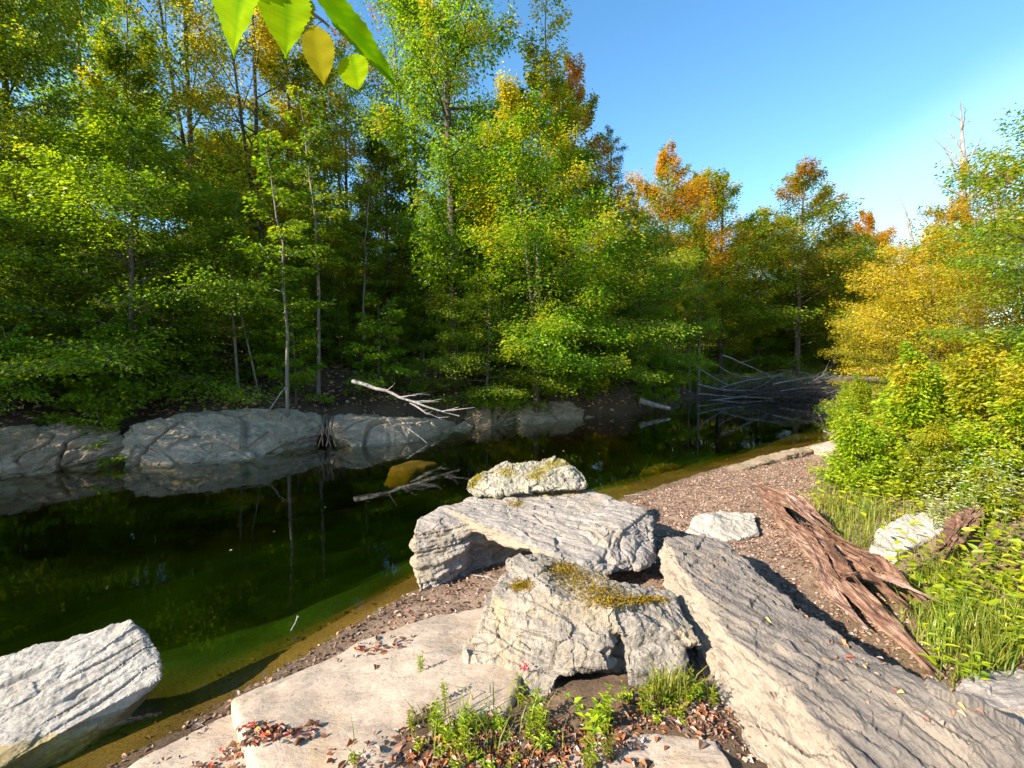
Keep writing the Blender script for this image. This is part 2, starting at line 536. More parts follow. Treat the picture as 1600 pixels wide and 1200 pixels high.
GX = axis(-90, 90, -3.5, 6, .055, 1.035)
GY = axis(-40, 130, 1.8, 9, .055, 1.03)
XX, YY = np.meshgrid(GX, GY)
gx, gy = XX.ravel(), YY.ravel()
gzv = gh(gx, gy)
df, dn = river(gx, gy)
near_fine = (sstep(-3, 0, gx) * sstep(0, 2, gy) * (1 - sstep(10, 14, gy)))
pp = np.c_[gx, gy, gx * 0]
gzv = gzv + near_fine * np.where(dn > 0, fbm(pp * 7, 4, 77) * .03, 0)
c_far = np.array((.085, .055, .034)); c_shore = np.array((.25, .17, .12)); c_bed = np.array((.125, .082, .024)); c_deep = np.array((.022, .075, .04)); c_soil = np.array((.15, .095, .055))  # c_deep: green bed colour stands in for glow scattered back by the water
nz1 = fbm(pp * .9, 4, 55)[:, None]
gc = np.where((df > 0)[:, None], c_far * (1 + .8 * nz1), np.where((dn > 0)[:, None], c_shore * (1 + .5 * nz1), (c_bed + (c_deep - c_bed) * sstep(.5, 2.4, np.minimum(-df, -dn) + .5 * nz1[:, 0])[:, None]) * (1 + 1.0 * nz1)))
wet = (sstep(.55, .0, dn) * (dn > 0))[:, None] * .75
gc = gc * (1 - wet) + np.array((.11, .075, .04)) * wet
rb = (sstep(2.4, 4, dn) * (gx > 2.5))[:, None]
gc = gc * (1 - rb) + np.array((.19, .13, .07)) * (1 + .5 * nz1) * rb
front = (sstep(3.3, 2.6, gy) * (dn > 0) * (gx < 1.6))[:, None]
gc = gc * (1 - front) + c_soil * (1 + .7 * nz1) * front
gc = np.clip(gc, .01, .7)
nx, ny = len(GX), len(GY)
ii = (np.arange(ny - 1)[:, None] * nx + np.arange(nx - 1)[None, :]).ravel()
gf = np.c_[ii, ii + 1, ii + nx + 1, ii + nx]
def ground_mat():
    m = attr_mat('soil_and_litter', rough=.95, var=.7)
    n = m.node_tree
    b = n.nodes['Principled BSDF']
    v = coords(n)
    h = bump(n, noiset(n, v, 26, 8, .75), .9, .04)
    n.links.new(bump(n, noiset(n, v, 120, 4, .7), .6, .01, h), b.inputs['Normal'])
    return m
M['ground'] = ground_mat()
ground = obj('ground', mesh('ground', np.c_[gx, gy, gzv], gf, True, {'gcol': gc}, [M['ground']]))
ground['kind'] = 'structure'
GB = None

# ------------------------------------------------------------------ water
def water_mat():
    m, n, b = newmat('still_river_water')
    n.nodes.remove(b)
    v = coords(n, (1, 1, 1), (0, 0, -.72))
    mp = nd(n, 'ShaderNodeMapping'); mp.inputs['Scale'].default_value = (.7, 1.6, 1)
    n.links.new(v, mp.inputs['Vector'])
    w1 = noiset(n, mp.outputs[0], 2.2, 3, .5, .3)
    w2 = noiset(n, mp.outputs[0], 13, 2, .5)
    nb = bump(n, w2, .01, .02, bump(n, w1, .03, .06))
    tr = n.nodes.new('ShaderNodeBsdfTransparent'); tr.inputs[0].default_value = (.99, .93, .78, 1)
    gl = nd(n, 'ShaderNodeBsdfGlossy', Roughness=.015); gl.inputs['Color'].default_value = (.95, .97, 1, 1)
    # Schlick reflectance, the same from above and from below, so that the sun reaches the bed
    ge = n.nodes.new('ShaderNodeNewGeometry')
    dp = nd(n, 'ShaderNodeVectorMath', operation='DOT_PRODUCT')
    n.links.new(nb, dp.inputs[0]); n.links.new(ge.outputs['Incoming'], dp.inputs[1])
    ab_ = nd(n, 'ShaderNodeMath', operation='ABSOLUTE'); n.links.new(dp.outputs['Value'], ab_.inputs[0])
    om = nd(n, 'ShaderNodeMath', operation='SUBTRACT'); om.inputs[0].default_value = 1; om.use_clamp = True; n.links.new(ab_.outputs[0], om.inputs[1])
    pw = nd(n, 'ShaderNodeMath', operation='POWER'); pw.inputs[1].default_value = 5; n.links.new(om.outputs[0], pw.inputs[0])
    fr = nd(n, 'ShaderNodeMath', operation='MULTIPLY_ADD'); fr.inputs[1].default_value = .98; fr.inputs[2].default_value = .02; n.links.new(pw.outputs[0], fr.inputs[0])
    n.links.new(nb, gl.inputs['Normal'])
    ms = nd(n, 'ShaderNodeMixShader')
    n.links.new(fr.outputs[0], ms.inputs[0]); n.links.new(tr.outputs[0], ms.inputs[1]); n.links.new(gl.outputs[0], ms.inputs[2])
    out = n.nodes['Material Output']
    n.links.new(ms.outputs[0], out.inputs['Surface'])
    ab = nd(n, 'ShaderNodeVolumeAbsorption', Density=1.35)
    ab.inputs['Color'].default_value = (.66, .68, .10, 1)
    n.links.new(ab.outputs[0], out.inputs['Volume'])
    return m
M['water'] = water_mat()
wx, wy0, wy1, wb = 88, -39, 128, -4
wv = [(-wx, wy0, wb), (wx, wy0, wb), (wx, wy1, wb), (-wx, wy1, wb), (-wx, wy0, 0), (wx, wy0, 0), (wx, wy1, 0), (-wx, wy1, 0)]
wf = [(0, 3, 2, 1), (4, 5, 6, 7), (0, 1, 5, 4), (1, 2, 6, 5), (2, 3, 7, 6), (3, 0, 4, 7)]
water = obj('water', mesh('water', wv, np.array(wf), False, None, [M['water']]))
water['kind'] = 'structure'

# ------------------------------------------------------------------ rocks
def hull_mesh(pts):
    bm = bmesh.new()
    for p in pts:
        bm.verts.new(p)
    r = bmesh.ops.convex_hull(bm, input=list(bm.verts))
    bmesh.ops.delete(bm, geom=[g for g in r['geom_interior'] if isinstance(g, bmesh.types.BMVert)], context='VERTS')
    bmesh.ops.recalc_face_normals(bm, faces=list(bm.faces))
    me = bpy.data.meshes.new('hull')
    bm.to_mesh(me)
    bm.free()
    return me

def voxel(adds, subs, vox, smooth_it=4):
    bm = bmesh.new()
    for a in adds:
        h = hull_mesh(a)
        bm.from_mesh(h)
        bpy.data.meshes.remove(h)
    me = bpy.data.meshes.new('tmp'); bm.to_mesh(me); bm.free()
    o = bpy.data.objects.new('tmp', me); COL.objects.link(o)
    tmp = [o]
    if len(adds) > 1:
        r0 = o.modifiers.new('r', 'REMESH'); r0.mode = 'VOXEL'; r0.voxel_size = vox * 1.0
    for s in subs or []:
        so_ = bpy.data.objects.new('sub', hull_mesh(s)); COL.objects.link(so_); tmp.append(so_)
        b = o.modifiers.new('b', 'BOOLEAN'); b.operation = 'DIFFERENCE'; b.object = so_; b.solver = 'EXACT'
    r = o.modifiers.new('r2', 'REMESH'); r.mode = 'VOXEL'; r.voxel_size = vox
    if smooth_it:
        sm = o.modifiers.new('s', 'SMOOTH'); sm.iterations = smooth_it; sm.factor = .5
    dg = bpy.context.evaluated_depsgraph_get()
    e = o.evaluated_get(dg)
    me2 = bpy.data.meshes.new_from_object(e)
    n = len(me2.vertices)
    V = np.empty(n * 3, np.float32); me2.vertices.foreach_get('co', V); V = V.reshape(-1, 3).astype(float)
    N = np.empty(n * 3, np.float32); me2.vertices.foreach_get('normal', N); N = N.reshape(-1, 3).astype(float)
    for t in tmp:
        d = t.data
        bpy.data.objects.remove(t); bpy.data.meshes.remove(d)
    return me2, V, N

def basis(nrm, t):
    n = np.array(nrm, float); n /= np.linalg.norm(n)
    t = np.array(t, float); t -= n * t.dot(n); t /= np.linalg.norm(t)
    return t, np.cross(n, t), n

def rock(name, mat, adds, subs=None, vox=.014, smooth_it=4, seed=1, low=.05, lowf=2.0, strata=.02, sfreq=14, grain=.008, gfreq=22, crack=.02,
         bed=(0, 0, 1), along=(1, 0, 0), lin=0.0, linf=16, crisp=True, fac=0.0, facf=5.0, flank=None, joint=0.0, jf=1.6, undercut=0.0):
    me, V, N = voxel(adds, subs, vox, smooth_it)
    t, b, n = basis(bed, along)
    a, c, h = V @ t, V @ b, V @ n
    warp = fbm(V * 1.3, 3, seed + 5) * .08
    d = fbm(V * lowf, 3, seed) * low
    q = np.c_[a * 1.6, c * 1.6, (h + warp) * sfreq]
    s = fbm(q, 3, seed + 11)
    side = 1 - np.abs(N @ n) ** 2
    # ledges: beds weather back by differing amounts
    d += strata * np.clip(s * 2.2, -1, 1) * (.25 + .75 * side)
    if fac:
        qf = np.c_[a * facf * .7, c * facf * .7, (h + warp * .6) * facf * 1.5] + (fbm(V * 3.1, 2, seed + 71) * .18)[:, None]
        d += fac * np.clip(facets(qf, seed + 70), -1, 1)
        d += fac * .45 * np.clip(facets(qf * 2.7, seed + 75), -1, 1)
    # lineation along the stone on the flat faces
    if lin:
        q2 = np.c_[a * 1.6, (c + warp * .7) * linf, (h + warp) * linf * .7]
        l = fbm(q2, 4, seed + 21)
        d += lin * np.clip(l * 2, -1, 1)
        lc = np.abs(noise3(np.c_[a * 1.1, (c + warp) * linf * .45, h * 6], seed + 31))
        d -= crack * np.clip(1 - lc / .07, 0, 1) * sstep(-.1, .25, noise3(V * 2.3, seed + 35))
    # cracks following the beds
    cr = np.abs(noise3(np.c_[a * 1.0, c * 1.0, (h + warp) * sfreq * .55], seed + 41))
    d -= crack * np.clip(1 - cr / .06, 0, 1) * (.15 + .85 * side)
    d += grain * fbm(V * gfreq, 3, seed + 51)
    d += grain * 1.5 * np.abs(noise3(V * gfreq * .4, seed + 61))
    if joint:
        jc = np.abs(noise3(np.c_[a * jf, c * jf * .3, h * jf * .35], seed + 91))
        d -= joint * np.clip(1 - jc / .035, 0, 1)
    if undercut:
        d -= undercut * (1 - sstep(.04, .24, V[:, 2] + .12 * fbm(V * 1.2, 2, seed + 95))) * side
    V2 = V + N * d[:, None]
    me.vertices.foreach_set('co', V2.astype(np.float32).ravel())
    me.polygons.foreach_set('use_smooth', np.full(len(me.polygons), not crisp))
    me.update()
    me.materials.clear(); me.materials.append(mat)
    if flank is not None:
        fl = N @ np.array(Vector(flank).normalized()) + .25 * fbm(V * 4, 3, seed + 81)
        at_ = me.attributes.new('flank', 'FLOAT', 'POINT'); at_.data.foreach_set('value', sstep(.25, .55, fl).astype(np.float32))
    me.name = name
    return obj(name, me)

def low_copy(pts, dz):
    return [Vector((p[0], p[1], p[2] + dz)) for p in pts]

def to_z(pts, z):
    return [Vector((p[0], p[1], z)) for p in pts]

# bedrock shelf in the foreground: the smooth upper plate and the lower ledge
edge = [G(360, 1092, .16), G(450, 1058, .16), G(560, 1003, .17), G(690, 955, .16), G(762, 945, .2)]
inner = [G(830, 1000, .26), G(800, 1100, .25), G(720, 1190, .22), G(600, 1290, .20), G(420, 1260, .22), G(385, 1135, .17)]
top = edge + inner
shelf = rock('bedrock_shelf', M['shelf_rock'], [top + to_z([p + Vector((.05, -.02, 0)) for p in edge], -.5) + to_z(inner, -.3)], None, .014, 8, 3, .045, 1.5, .006, 9, .003, 25, .008,
             bed=(.1, -.15, 1), along=(.8, .6, 0), lin=.005, linf=9, crisp=False)
shelf['kind'] = 'structure'
e2 = [G(150, 1230, .06), G(230, 1180, .05), G(300, 1140, .05), G(365, 1108, .06), G(430, 1108, .1)]
i2 = [G(520, 1150, .16), G(560, 1250, .16), G(300, 1290, .12)]
ledge = rock('bedrock_shelf', M['shelf_rock'], [e2 + i2 + to_z(e2, -.5) + to_z(i2, -.5)], None, .014, 8, 8, .03, 2.2, .006, 9, .003, 25, .012,
             bed=(.1, -.15, 1), along=(.8, .6, 0), lin=.005, linf=9, crisp=False)
ledge['kind'] = 'structure'
f3 = [G(900, 1165, .24), G(1010, 1140, .26), G(1120, 1150, .27), G(1180, 1260, .28), G(860, 1260, .25), G(870, 1190, .24)]
front_plate = rock('bedrock_shelf', M['shelf_rock'], [f3 + to_z(f3, -.2)], None, .016, 8, 12, .03, 2.0, .006, 9, .003, 25, .01, lin=.005, linf=8)
front_plate['kind'] = 'structure'

# pale block at the left, lying in the water
bt = [P(-60, 1085, 2.75), P(-60, 1050, 2.95), P(90, 1012, 3.05), P(205, 966, 3.2), P(243, 1005, 3.12)]
bb = [P(-60, 1235, 2.38), P(60, 1165, 2.6), P(160, 1110, 2.8), P(250, 1058, 2.95), P(238, 1010, 3.25)]
bk = to_z([P(-60, 1050, 3.05), P(205, 966, 3.35)], -.1) + to_z([bb[0] + Vector((.1, .15, 0)), bb[2] + Vector((-.1, .25, 0))], -.35)
block = rock('block_stone', M['block_rock'], [bt + bb + bk], None, .010, 1, 21, .03, 2.6, .014, 12, .006, 34, .03, bed=(.35, -.6, .7), along=(.55, .8, 0), lin=.005, linf=22, fac=.012, facf=2.6)
tag(block, 'pale blocky stone jutting over dark water at the lower left edge', 'rock')

# slab bridging the boulders, with an undercut arch on its left
T = [P(690, 792, 4.85), P(745, 815, 4.5), P(858, 858, 4.15), P(905, 888, 3.88), P(935, 893, 3.92)]
R = [P(960, 828, 4.4), P(1013, 797, 4.85), P(1027, 882, 4.25), P(1024, 840, 4.8), P(990, 888, 4.1)]
Bk = [P(740, 774, 5.25), P(860, 764, 5.55), P(925, 768, 5.4)]
sheet_low = [Vector((p.x, p.y, p.z - .10)) for p in T[:4]] + [Vector((p.x, p.y, p.z - .28)) for p in Bk] + [Vector((R[3].x, R[3].y, R[3].z - .05))]
leg = [P(646, 828, 4.45), P(652, 812, 4.6), P(690, 790, 4.9), P(760, 790, 5.0), P(745, 815, 4.62), P(644, 868, 4.42), P(654, 926, 4.22), P(682, 926, 4.3),
       P(800, 905, 4.9), P(860, 880, 5.2), P(850, 800, 5.2), P(690, 800, 5.3)]
leg += to_z([P(654, 926, 4.3), P(690, 926, 4.4), P(820, 905, 5.0), P(690, 800, 5.3)], -.05)
bridge = rock('bridging_slab', M['slab_rock'], [T + R + Bk + sheet_low, leg], [[P(720, 842, 4.3), P(690, 915, 3.9), P(840, 862, 4.0), P(880, 893, 3.8), P(900, 960, 3.6), P(790, 850, 4.9), P(860, 880, 4.9), P(740, 915, 4.62), P(840, 910, 4.9), P(740, 850, 4.7), P(720, 900, 4.4)]],
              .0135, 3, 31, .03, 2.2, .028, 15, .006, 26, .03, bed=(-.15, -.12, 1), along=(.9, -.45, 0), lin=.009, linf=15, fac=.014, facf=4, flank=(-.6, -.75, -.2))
tag(bridge, 'large grey slab bridging two boulders with a dark undercut hollow on its left', 'rock')

# lichen-covered cap stone on the slab
cap_t = [P(733, 752, 5.25), P(770, 730, 5.4), P(850, 722, 5.6), P(875, 713, 5.65), P(912, 735, 5.55), P(920, 755, 5.4), P(760, 740, 5.5)]
cap_b = [P(726, 765, 5.2), P(745, 775, 5.15), P(800, 768, 5.15), P(850, 766, 5.15), P(915, 763, 5.25), P(900, 768, 5.6), P(760, 765, 5.6)]
cap = rock('cap_stone', M['cap_rock'], [cap_t + cap_b], None, .010, 2, 45, .05, 4, .02, 18, .012, 30, .02, bed=(0, -.1, 1), along=(1, .1, 0), fac=.022, facf=6)
tag(cap, 'rough flat stone with yellow lichen lying on top of the grey slab', 'rock')

# central boulder
cb_top = [P(795, 876, 3.55), P(820, 868, 3.65), P(860, 872, 3.7), P(1048, 930, 3.45), P(1065, 965, 3.2), P(770, 935, 3.2), P(880, 935, 3.05), P(1000, 965, 2.95), P(1085, 985, 3.0)]
cb_low = [P(735, 1010, 3.0), P(722, 1062, 2.85), P(738, 1088, 2.74), P(800, 1108, 2.62), P(850, 1116, 2.58), P(1000, 1100, 2.62), P(1065, 1078, 2.74), P(1090, 1000, 2.95)]
cb_back = to_z([P(760, 880, 3.9), P(1040, 940, 3.6), P(738, 1080, 2.9), P(850, 1110, 2.7), P(1060, 1078, 2.8)], -.05)
hollow = [P(862, 1075, 2.45), P(835, 1140, 2.3), P(985, 1130, 2.3), P(960, 1040, 2.45), P(880, 1045, 2.95), P(850, 1120, 2.78), P(970, 1100, 2.85), P(950, 1030, 2.9)]
groove = [P(955, 985, 2.5), P(980, 1080, 2.4), P(950, 1060, 2.4), P(975, 990, 2.5), P(952, 985, 3.05), P(985, 1075, 2.82), P(950, 1075, 2.82), P(972, 985, 3.02)]
notch = [P(1055, 1000, 2.6), P(1120, 990, 2.7), P(1110, 1120, 2.4), P(1068, 1105, 2.4), P(1066, 1010, 3.1), P(1120, 1000, 3.2), P(1110, 1080, 2.9), P(1072, 1080, 2.9)]
boulder = rock('central_boulder', M['boulder_rock'], [cb_top + cb_low + cb_back], [hollow, groove, notch], .0095, 1, 57, .03, 3.0, .022, 15, .012, 30, .035, bed=(.05, -.1, 1), along=(1, 0, 0), fac=.026, facf=4.2)
tag(boulder, 'craggy grey boulder with mossy top in the centre foreground', 'rock')

# long flaky slab running to the lower right
ridge = [P(1032, 834, 4.5), P(1060, 880, 3.85), P(1130, 985, 2.92), P(1240, 1085, 2.35), P(1330, 1205, 1.92), P(1400, 1260, 1.8)]
right = [P(1128, 840, 4.45), P(1165, 872, 4.0), P(1230, 935, 3.25), P(1300, 993, 2.78), P(1440, 1062, 2.32), P(1600, 1140, 2.0), P(1740, 1200, 1.85)]
lbase = [P(1034, 872, 4.35), P(1062, 950, 3.45), P(1105, 1030, 2.95), P(1128, 1125, 2.52), P(1175, 1205, 2.22), P(1230, 1290, 2.0)]
und = [Vector((p.x - .16, p.y - .05, p.z - .28)) for p in right]
lgr = to_z(lbase, -.0)
segs = []
for i in range(5):
    r0 = [right[min(i, 6)], right[min(i + 1, 6)], right[min(i + 2, 6)]] if i == 4 else [right[i], right[i + 1]] if i else [right[0], right[1], right[2]]
    if i == 1: r0 = [right[1], right[2], right[3]]
    if i == 2: r0 = [right[2], right[3], right[4]]
    if i == 3: r0 = [right[3], right[4], right[5]]
    u0 = [Vector((p.x - .16, p.y - .05, p.z - .28)) for p in r0]
    segs.append(ridge[i:i + 2] + lbase[i:i + 2] + lgr[i:i + 2] + r0 + u0)
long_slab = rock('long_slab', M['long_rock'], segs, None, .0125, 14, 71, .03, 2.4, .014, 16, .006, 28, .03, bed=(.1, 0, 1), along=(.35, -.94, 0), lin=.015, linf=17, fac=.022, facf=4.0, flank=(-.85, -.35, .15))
tag(long_slab, 'long grey flaky slab sloping down to the lower right corner', 'rock')

# lesser stones on the near shore
def simple_rock(name, mat, tp, zb, seed, label, vox=.014, **kw):
    kw.setdefault('fac', .012)
    o = rock(name, mat, [tp + [Vector((p.x, p.y, zb)) for p in tp]], None, vox, 3, seed, **kw)
    tag(o, label, 'rock')
    return o
simple_rock('white_stone', M['white_rock'], [G(1070, 830, .16), G(1082, 806, .27), G(1125, 797, .24), G(1180, 803, .22), G(1186, 832, .16), G(1140, 848, .13), G(1110, 844, .15)], .02, 81,
            'bleached white stone lying among dry leaves behind the long slab', low=.04, lowf=4, strata=.012, fac=.012, vox=.02)
simple_rock('tan_stone', M['white_rock'], [G(1356, 856, .28), G(1372, 828, .36), G(1420, 800, .42), G(1466, 800, .42), G(1478, 826, .36), G(1400, 866, .26)], .1, 83,
            'pale flat stone in the grass beside the rotten log', low=.03, lowf=4, strata=.012)
simple_rock('flat_stone', M['slab_rock'], [P(1492, 1065, 2.75), P(1540, 1045, 2.9), P(1640, 1055, 2.85), P(1660, 1110, 2.55), P(1560, 1105, 2.55), P(1505, 1085, 2.65)], .1, 85,
            'flat grey stone at the right edge behind the long slab', low=.03, lowf=4)
simple_rock('flat_stone', M['shelf_rock'], [P(1530, 1105, 2.6), P(1620, 1110, 2.55), P(1650, 1150, 2.4), P(1560, 1130, 2.5)], .05, 86,
            'yellowish stone tucked under the flat grey stone at the right edge', low=.03, lowf=4)
simple_rock('shore_ledge', M['bank_rock'], [G(1120, 736, .03), G(1160, 722, .09), G(1215, 705, .13), G(1290, 692, .16), G(1295, 697, .17), G(1230, 712, .16), G(1160, 732, .10)], -.4, 88,
            'low grey ledge of rock along the far end of the near shore', vox=.03, low=.06, lowf=1.6, strata=.02)
simple_rock('shore_ledge', M['shelf_rock'], [G(1262, 697, .2), G(1310, 684, .3), G(1330, 690, .4), G(1300, 702, .3)], -.3, 89,
            'tan rock tip below the weeds where the near shore bends away', vox=.03, low=.06, lowf=1.6)

# outcrops of the far bank
def outcrop(name, mat, bot, tp, seed, label, back=1.3, lift=.0, vox=.024, **kw):
    segs = []
    bw = [G(px, py, -.02) for px, py in bot]
    tw = []
    for (px, py, off) in tp:
        py += 7
        i = min(range(len(bot)), key=lambda k: abs(bot[k][0] - px))
        d0 = np.interp(px, [b[0] for b in bot], [g.y for g in bw])
        tw.append(P(px, py, d0 + off))
    pts = bw + tw + to_z(bw, -1.0)
    bdir = Vector((-.66, .75, 0)) * back
    pts += [p + bdir + Vector((0, 0, -.08)) for p in tw] + [Vector((p.x + bdir.x, p.y + bdir.y, -.6)) for p in bw]
    o = rock(name, mat, [pts], None, vox, 1, seed, **kw)
    tag(o, label, 'rock', 'rock outcrops along the far bank')
    return o
kwo = dict(low=.06, lowf=1.1, strata=.07, sfreq=8, grain=.02, gfreq=11, crack=.10, fac=.055, facf=2.0, joint=.16, jf=.9, undercut=.16)
outcrop('bank_outcrop', M['bank_rock'], [(-70, 760), (20, 745), (100, 738), (190, 728)], [(-70, 668, .5), (40, 662, .7), (110, 655, .8), (185, 668, .5), (205, 688, .2)], 101, 'layered tan outcrop at the left end of the far bank', bed=(-.35, -.1, 1), **kwo)
outcrop('bank_outcrop', M['bank_rock_grey'], [(185, 731), (300, 727), (400, 716), (500, 695)], [(198, 676, .3), (215, 664, .5), (300, 641, .9), (400, 634, 1.1), (490, 637, .9), (508, 650, .5)], 103, 'broad grey cracked outcrop with mossy waterline on the far bank left of the dark cleft', bed=(.12, -.1, 1), **kwo)
outcrop('bank_outcrop', M['bank_rock_grey'], [(548, 700), (640, 692), (744, 668)], [(527, 655, .25), (560, 644, .5), (640, 650, .6), (742, 652, .4)], 105, 'bluish grey slab with a smooth face on the far bank right of the dark cleft', bed=(.1, -.1, 1), **dict(kwo, low=.06, strata=.03))
outcrop('bank_outcrop', M['bank_rock'], [(640, 668), (700, 664), (745, 660)], [(650, 630, .8), (700, 625, 1.0), (745, 630, .8)], 106, 'brown upper ledge behind the smooth bluish slab on the far bank', bed=(.1, -.1, 1), **kwo)
outcrop('bank_outcrop', M['bank_rock'], [(748, 671), (780, 668), (811, 662)], [(746, 632, .6), (780, 624, .8), (806, 624, .7)], 107, 'narrow tan outcrop between two cracks in the middle of the far bank', bed=(.1, -.1, 1), **kwo)
outcrop('bank_outcrop', M['bank_rock_grey'], [(815, 665), (880, 659), (990, 645)], [(812, 635, .5), (850, 622, .9), (930, 616, 1.2), (985, 630, .9)], 109, 'long low grey outcrop at the right end of the far bank rocks', bed=(.15, -.1, 1), **kwo)
outcrop('bank_outcrop', M['bank_rock'], [(455, 660), (490, 655), (525, 650)], [(458, 622, .3), (490, 610, .6), (522, 620, .5)], 111, 'rounded brown rock above the dark cleft on the far bank', bed=(.1, -.1, 1), **kwo)

# drowned stones that show as yellow patches through the water
def sunk(px, py, w, dpt, seed, label, hgt=.22, wy=.35):
    c = G(px, py, dpt)
    rng = random.Random(seed)
    pts = []
    for k in range(9):
        a = k * 2 * math.pi / 9
        r = rng.uniform(.8, 1.1)
        ux, uy = math.cos(a) * w * r, math.sin(a) * wy * r
        pts.append(Vector((c.x + ux * .83 - uy * .56, c.y + ux * .56 + uy * .83, dpt - .05 - rng.uniform(0, .05))))
        pts.append(Vector((c.x + (ux * .83 - uy * .56) * 1.3, c.y + (ux * .56 + uy * .83) * 1.3, dpt - hgt - .25)))
    pts.append(Vector((c.x, c.y, dpt)))
    o = rock('sunken_rock', M['sunk'], [pts], None, .04, 8, seed, low=.10, lowf=1.2, crisp=False, strata=.01, crack=.01)
    tag(o, label, 'rock', 'rocks showing through the water')
M['mud'] = rock_mat('dark_mud', (.05, .04, .03), (.09, .07, .05), (.03, .02, .015), (1, 1, 3), bs=1)
M['sunk'] = rock_mat('algae_stone', (.07, .048, .014), (.13, .088, .026), (.03, .02, .01), (1, 1, 4), bs=.5)
sunk(652, 720, .55, -.07, 121, 'brown rock just breaking the surface beside the bluish far bank slab', wy=.3)
sunk(1040, 724, .75, -.40, 122, 'yellowish sunken rock in green water behind the lichened cap stone', wy=.3)
sunk(500, 768, .8, -.80, 123, 'yellow sunken ridge in the dark middle of the river', wy=.16)
sunk(310, 790, .9, -.85, 124, 'long yellowish sunken ridge in the dark water at left', wy=.28)

# ------------------------------------------------------------------ foliage generators
def grow(seed, H, cb, R, nprim, nsec, nleaf, ls, r0, el=(5, 62), flat=.13, profile='round', wander=.15, fork=False, aspect=.62, droop=.12, barks='bark', leafm='leaf', hexa=False, topbare=0.0):
    rng = np.random.default_rng(seed)
    k = 14
    tz = np.linspace(0, 1, k)
    wx_ = np.cumsum(rng.normal(0, wander * .25, k)) * np.linspace(0, 1, k)
    wy_ = np.cumsum(rng.normal(0, wander * .25, k)) * np.linspace(0, 1, k)
    tp = np.c_[wx_, wy_, tz * H]
    tr = r0 * (1 - tz) ** .8 + .008
    tr[0] *= 1.35
    paths = [(tp, tr, 8)]
    stems = [(tp, tr)]
    if fork:
        s0 = 4
        off = rng.uniform(0, 6.28)
        q = tp[s0:].copy()
        gtt = np.linspace(0, 1, len(q))
        q[:, 0] += math.cos(off) * R * .42 * gtt ** .8
        q[:, 1] += math.sin(off) * R * .42 * gtt ** .8
        q[:, 2] *= 1 - .06 * gtt
        paths.append((q, tr[s0:] * .75, 7))
        stems.append((q, tr[s0:] * .75))
    leaf_src = []
    for i in range(nprim):
        s = ((i + rng.uniform(0, 1)) / nprim)
        z = cb + (1 - cb) * s
        st, sr = stems[i % len(stems)]
        zz = np.clip(z * H, st[0, 2], st[-1, 2])
        b = np.array([np.interp(zz, st[:, 2], st[:, j]) for j in range(3)])
        rb = np.interp(zz, st[:, 2], sr)
        az = i * 2.399 + rng.normal(0, .4)
        if profile == 'round':
            pr = (.45 + .75 * math.sin(math.pi * min(1, .12 + s * .95))) * (1 - s ** 4 * .6)
        elif profile == 'cone':
            pr = 1.1 * (1 - s) ** .8 + .08
        elif profile == 'column':
            pr = .75 * (1 - s ** 5) * (.7 + .3 * math.sin(6 * s)) + .25
        else:
            pr = .9 * (1 - .5 * s)
        L = R * pr * rng.uniform(.7, 1.15)
        e = math.radians(el[0] + (el[1] - el[0]) * s ** 1.2 + rng.normal(0, 9))
        u = np.linspace(0, 1, 6)
        hor = np.array([math.cos(az), math.sin(az), 0])
        per = np.array([-math.sin(az), math.cos(az), 0])
        side = rng.normal(0, .08)
        q = b + np.outer(u * L * math.cos(e), hor) + np.outer(u ** 2 * L * side, per)
        q[:, 2] += u * L * math.sin(e) - droop * L * u ** 2
        paths.append((q, np.maximum(.004, rb * .42 * (1 - u * .85)), 5))
        bare = s > 1 - topbare
        for j in range(nsec):
            f = .12 + .88 * (j + rng.uniform(0, 1)) / nsec
            o = np.array([np.interp(f, u, q[:, c]) for c in range(3)])
            sg = 1 if j % 2 else -1
            a2 = az + sg * math.radians(rng.uniform(28, 68))
            L2 = L * rng.uniform(.32, .55) * (1.15 - .6 * f)
            e2 = e * .5 + math.radians(rng.normal(0, 8))
            v = np.linspace(0, 1, 4)
            w = o + np.outer(v * L2, [math.cos(a2) * math.cos(e2), math.sin(a2) * math.cos(e2), math.sin(e2)])
            w[:, 2] -= .10 * L2 * v ** 2
            paths.append((w, np.maximum(.003, rb * .16 * (1 - v * .8)), 3))
            leaf_src.append((w[0], w[-1], L2, a2, z, bare))
        leaf_src.append((q[3], q[-1], L * .45, az, z, bare))
    Vt, Ft = tubes(paths)
    trunk = mesh('trunk', Vt, Ft, True, None, [M[barks]])
    lens = np.array([x[2] * (.12 if x[5] else 1) for x in leaf_src])
    cnt = rng.multinomial(nleaf, lens / lens.sum())
    A = np.repeat(np.array([x[0] for x in leaf_src]), cnt, 0)
    B = np.repeat(np.array([x[1] for x in leaf_src]), cnt, 0)
    LL = np.repeat(np.array([x[2] for x in leaf_src]), cnt)
    AZ = np.repeat(np.array([x[3] for x in leaf_src]), cnt)
    n = len(A)
    u = rng.uniform(.05, 1.08, n)
    wdt = LL * .42 * np.sin(np.clip(u, .05, 1) * 2.6) + .02
    lat = rng.normal(0, .6, n) * wdt
    pos = A + (B - A) * u[:, None]
    pos[:, 0] += -np.sin(AZ) * lat
    pos[:, 1] += np.cos(AZ) * lat
    pos[:, 2] += rng.normal(0, 1, n) * (flat + .05 * LL) - np.abs(lat) * .15
    la = AZ + np.sign(lat) * rng.uniform(.2, 1.2, n)
    dire = np.c_[np.cos(la), np.sin(la), rng.normal(-.28, .28, n)]
    nrm = np.c_[rng.normal(0, .6, n), rng.normal(0, .6, n), np.ones(n)]
    L = ls * rng.uniform(.65, 1.25, n)
    V, Fc, m = leafgeo(pos, dire, nrm, L, L * aspect, .22, hexa)
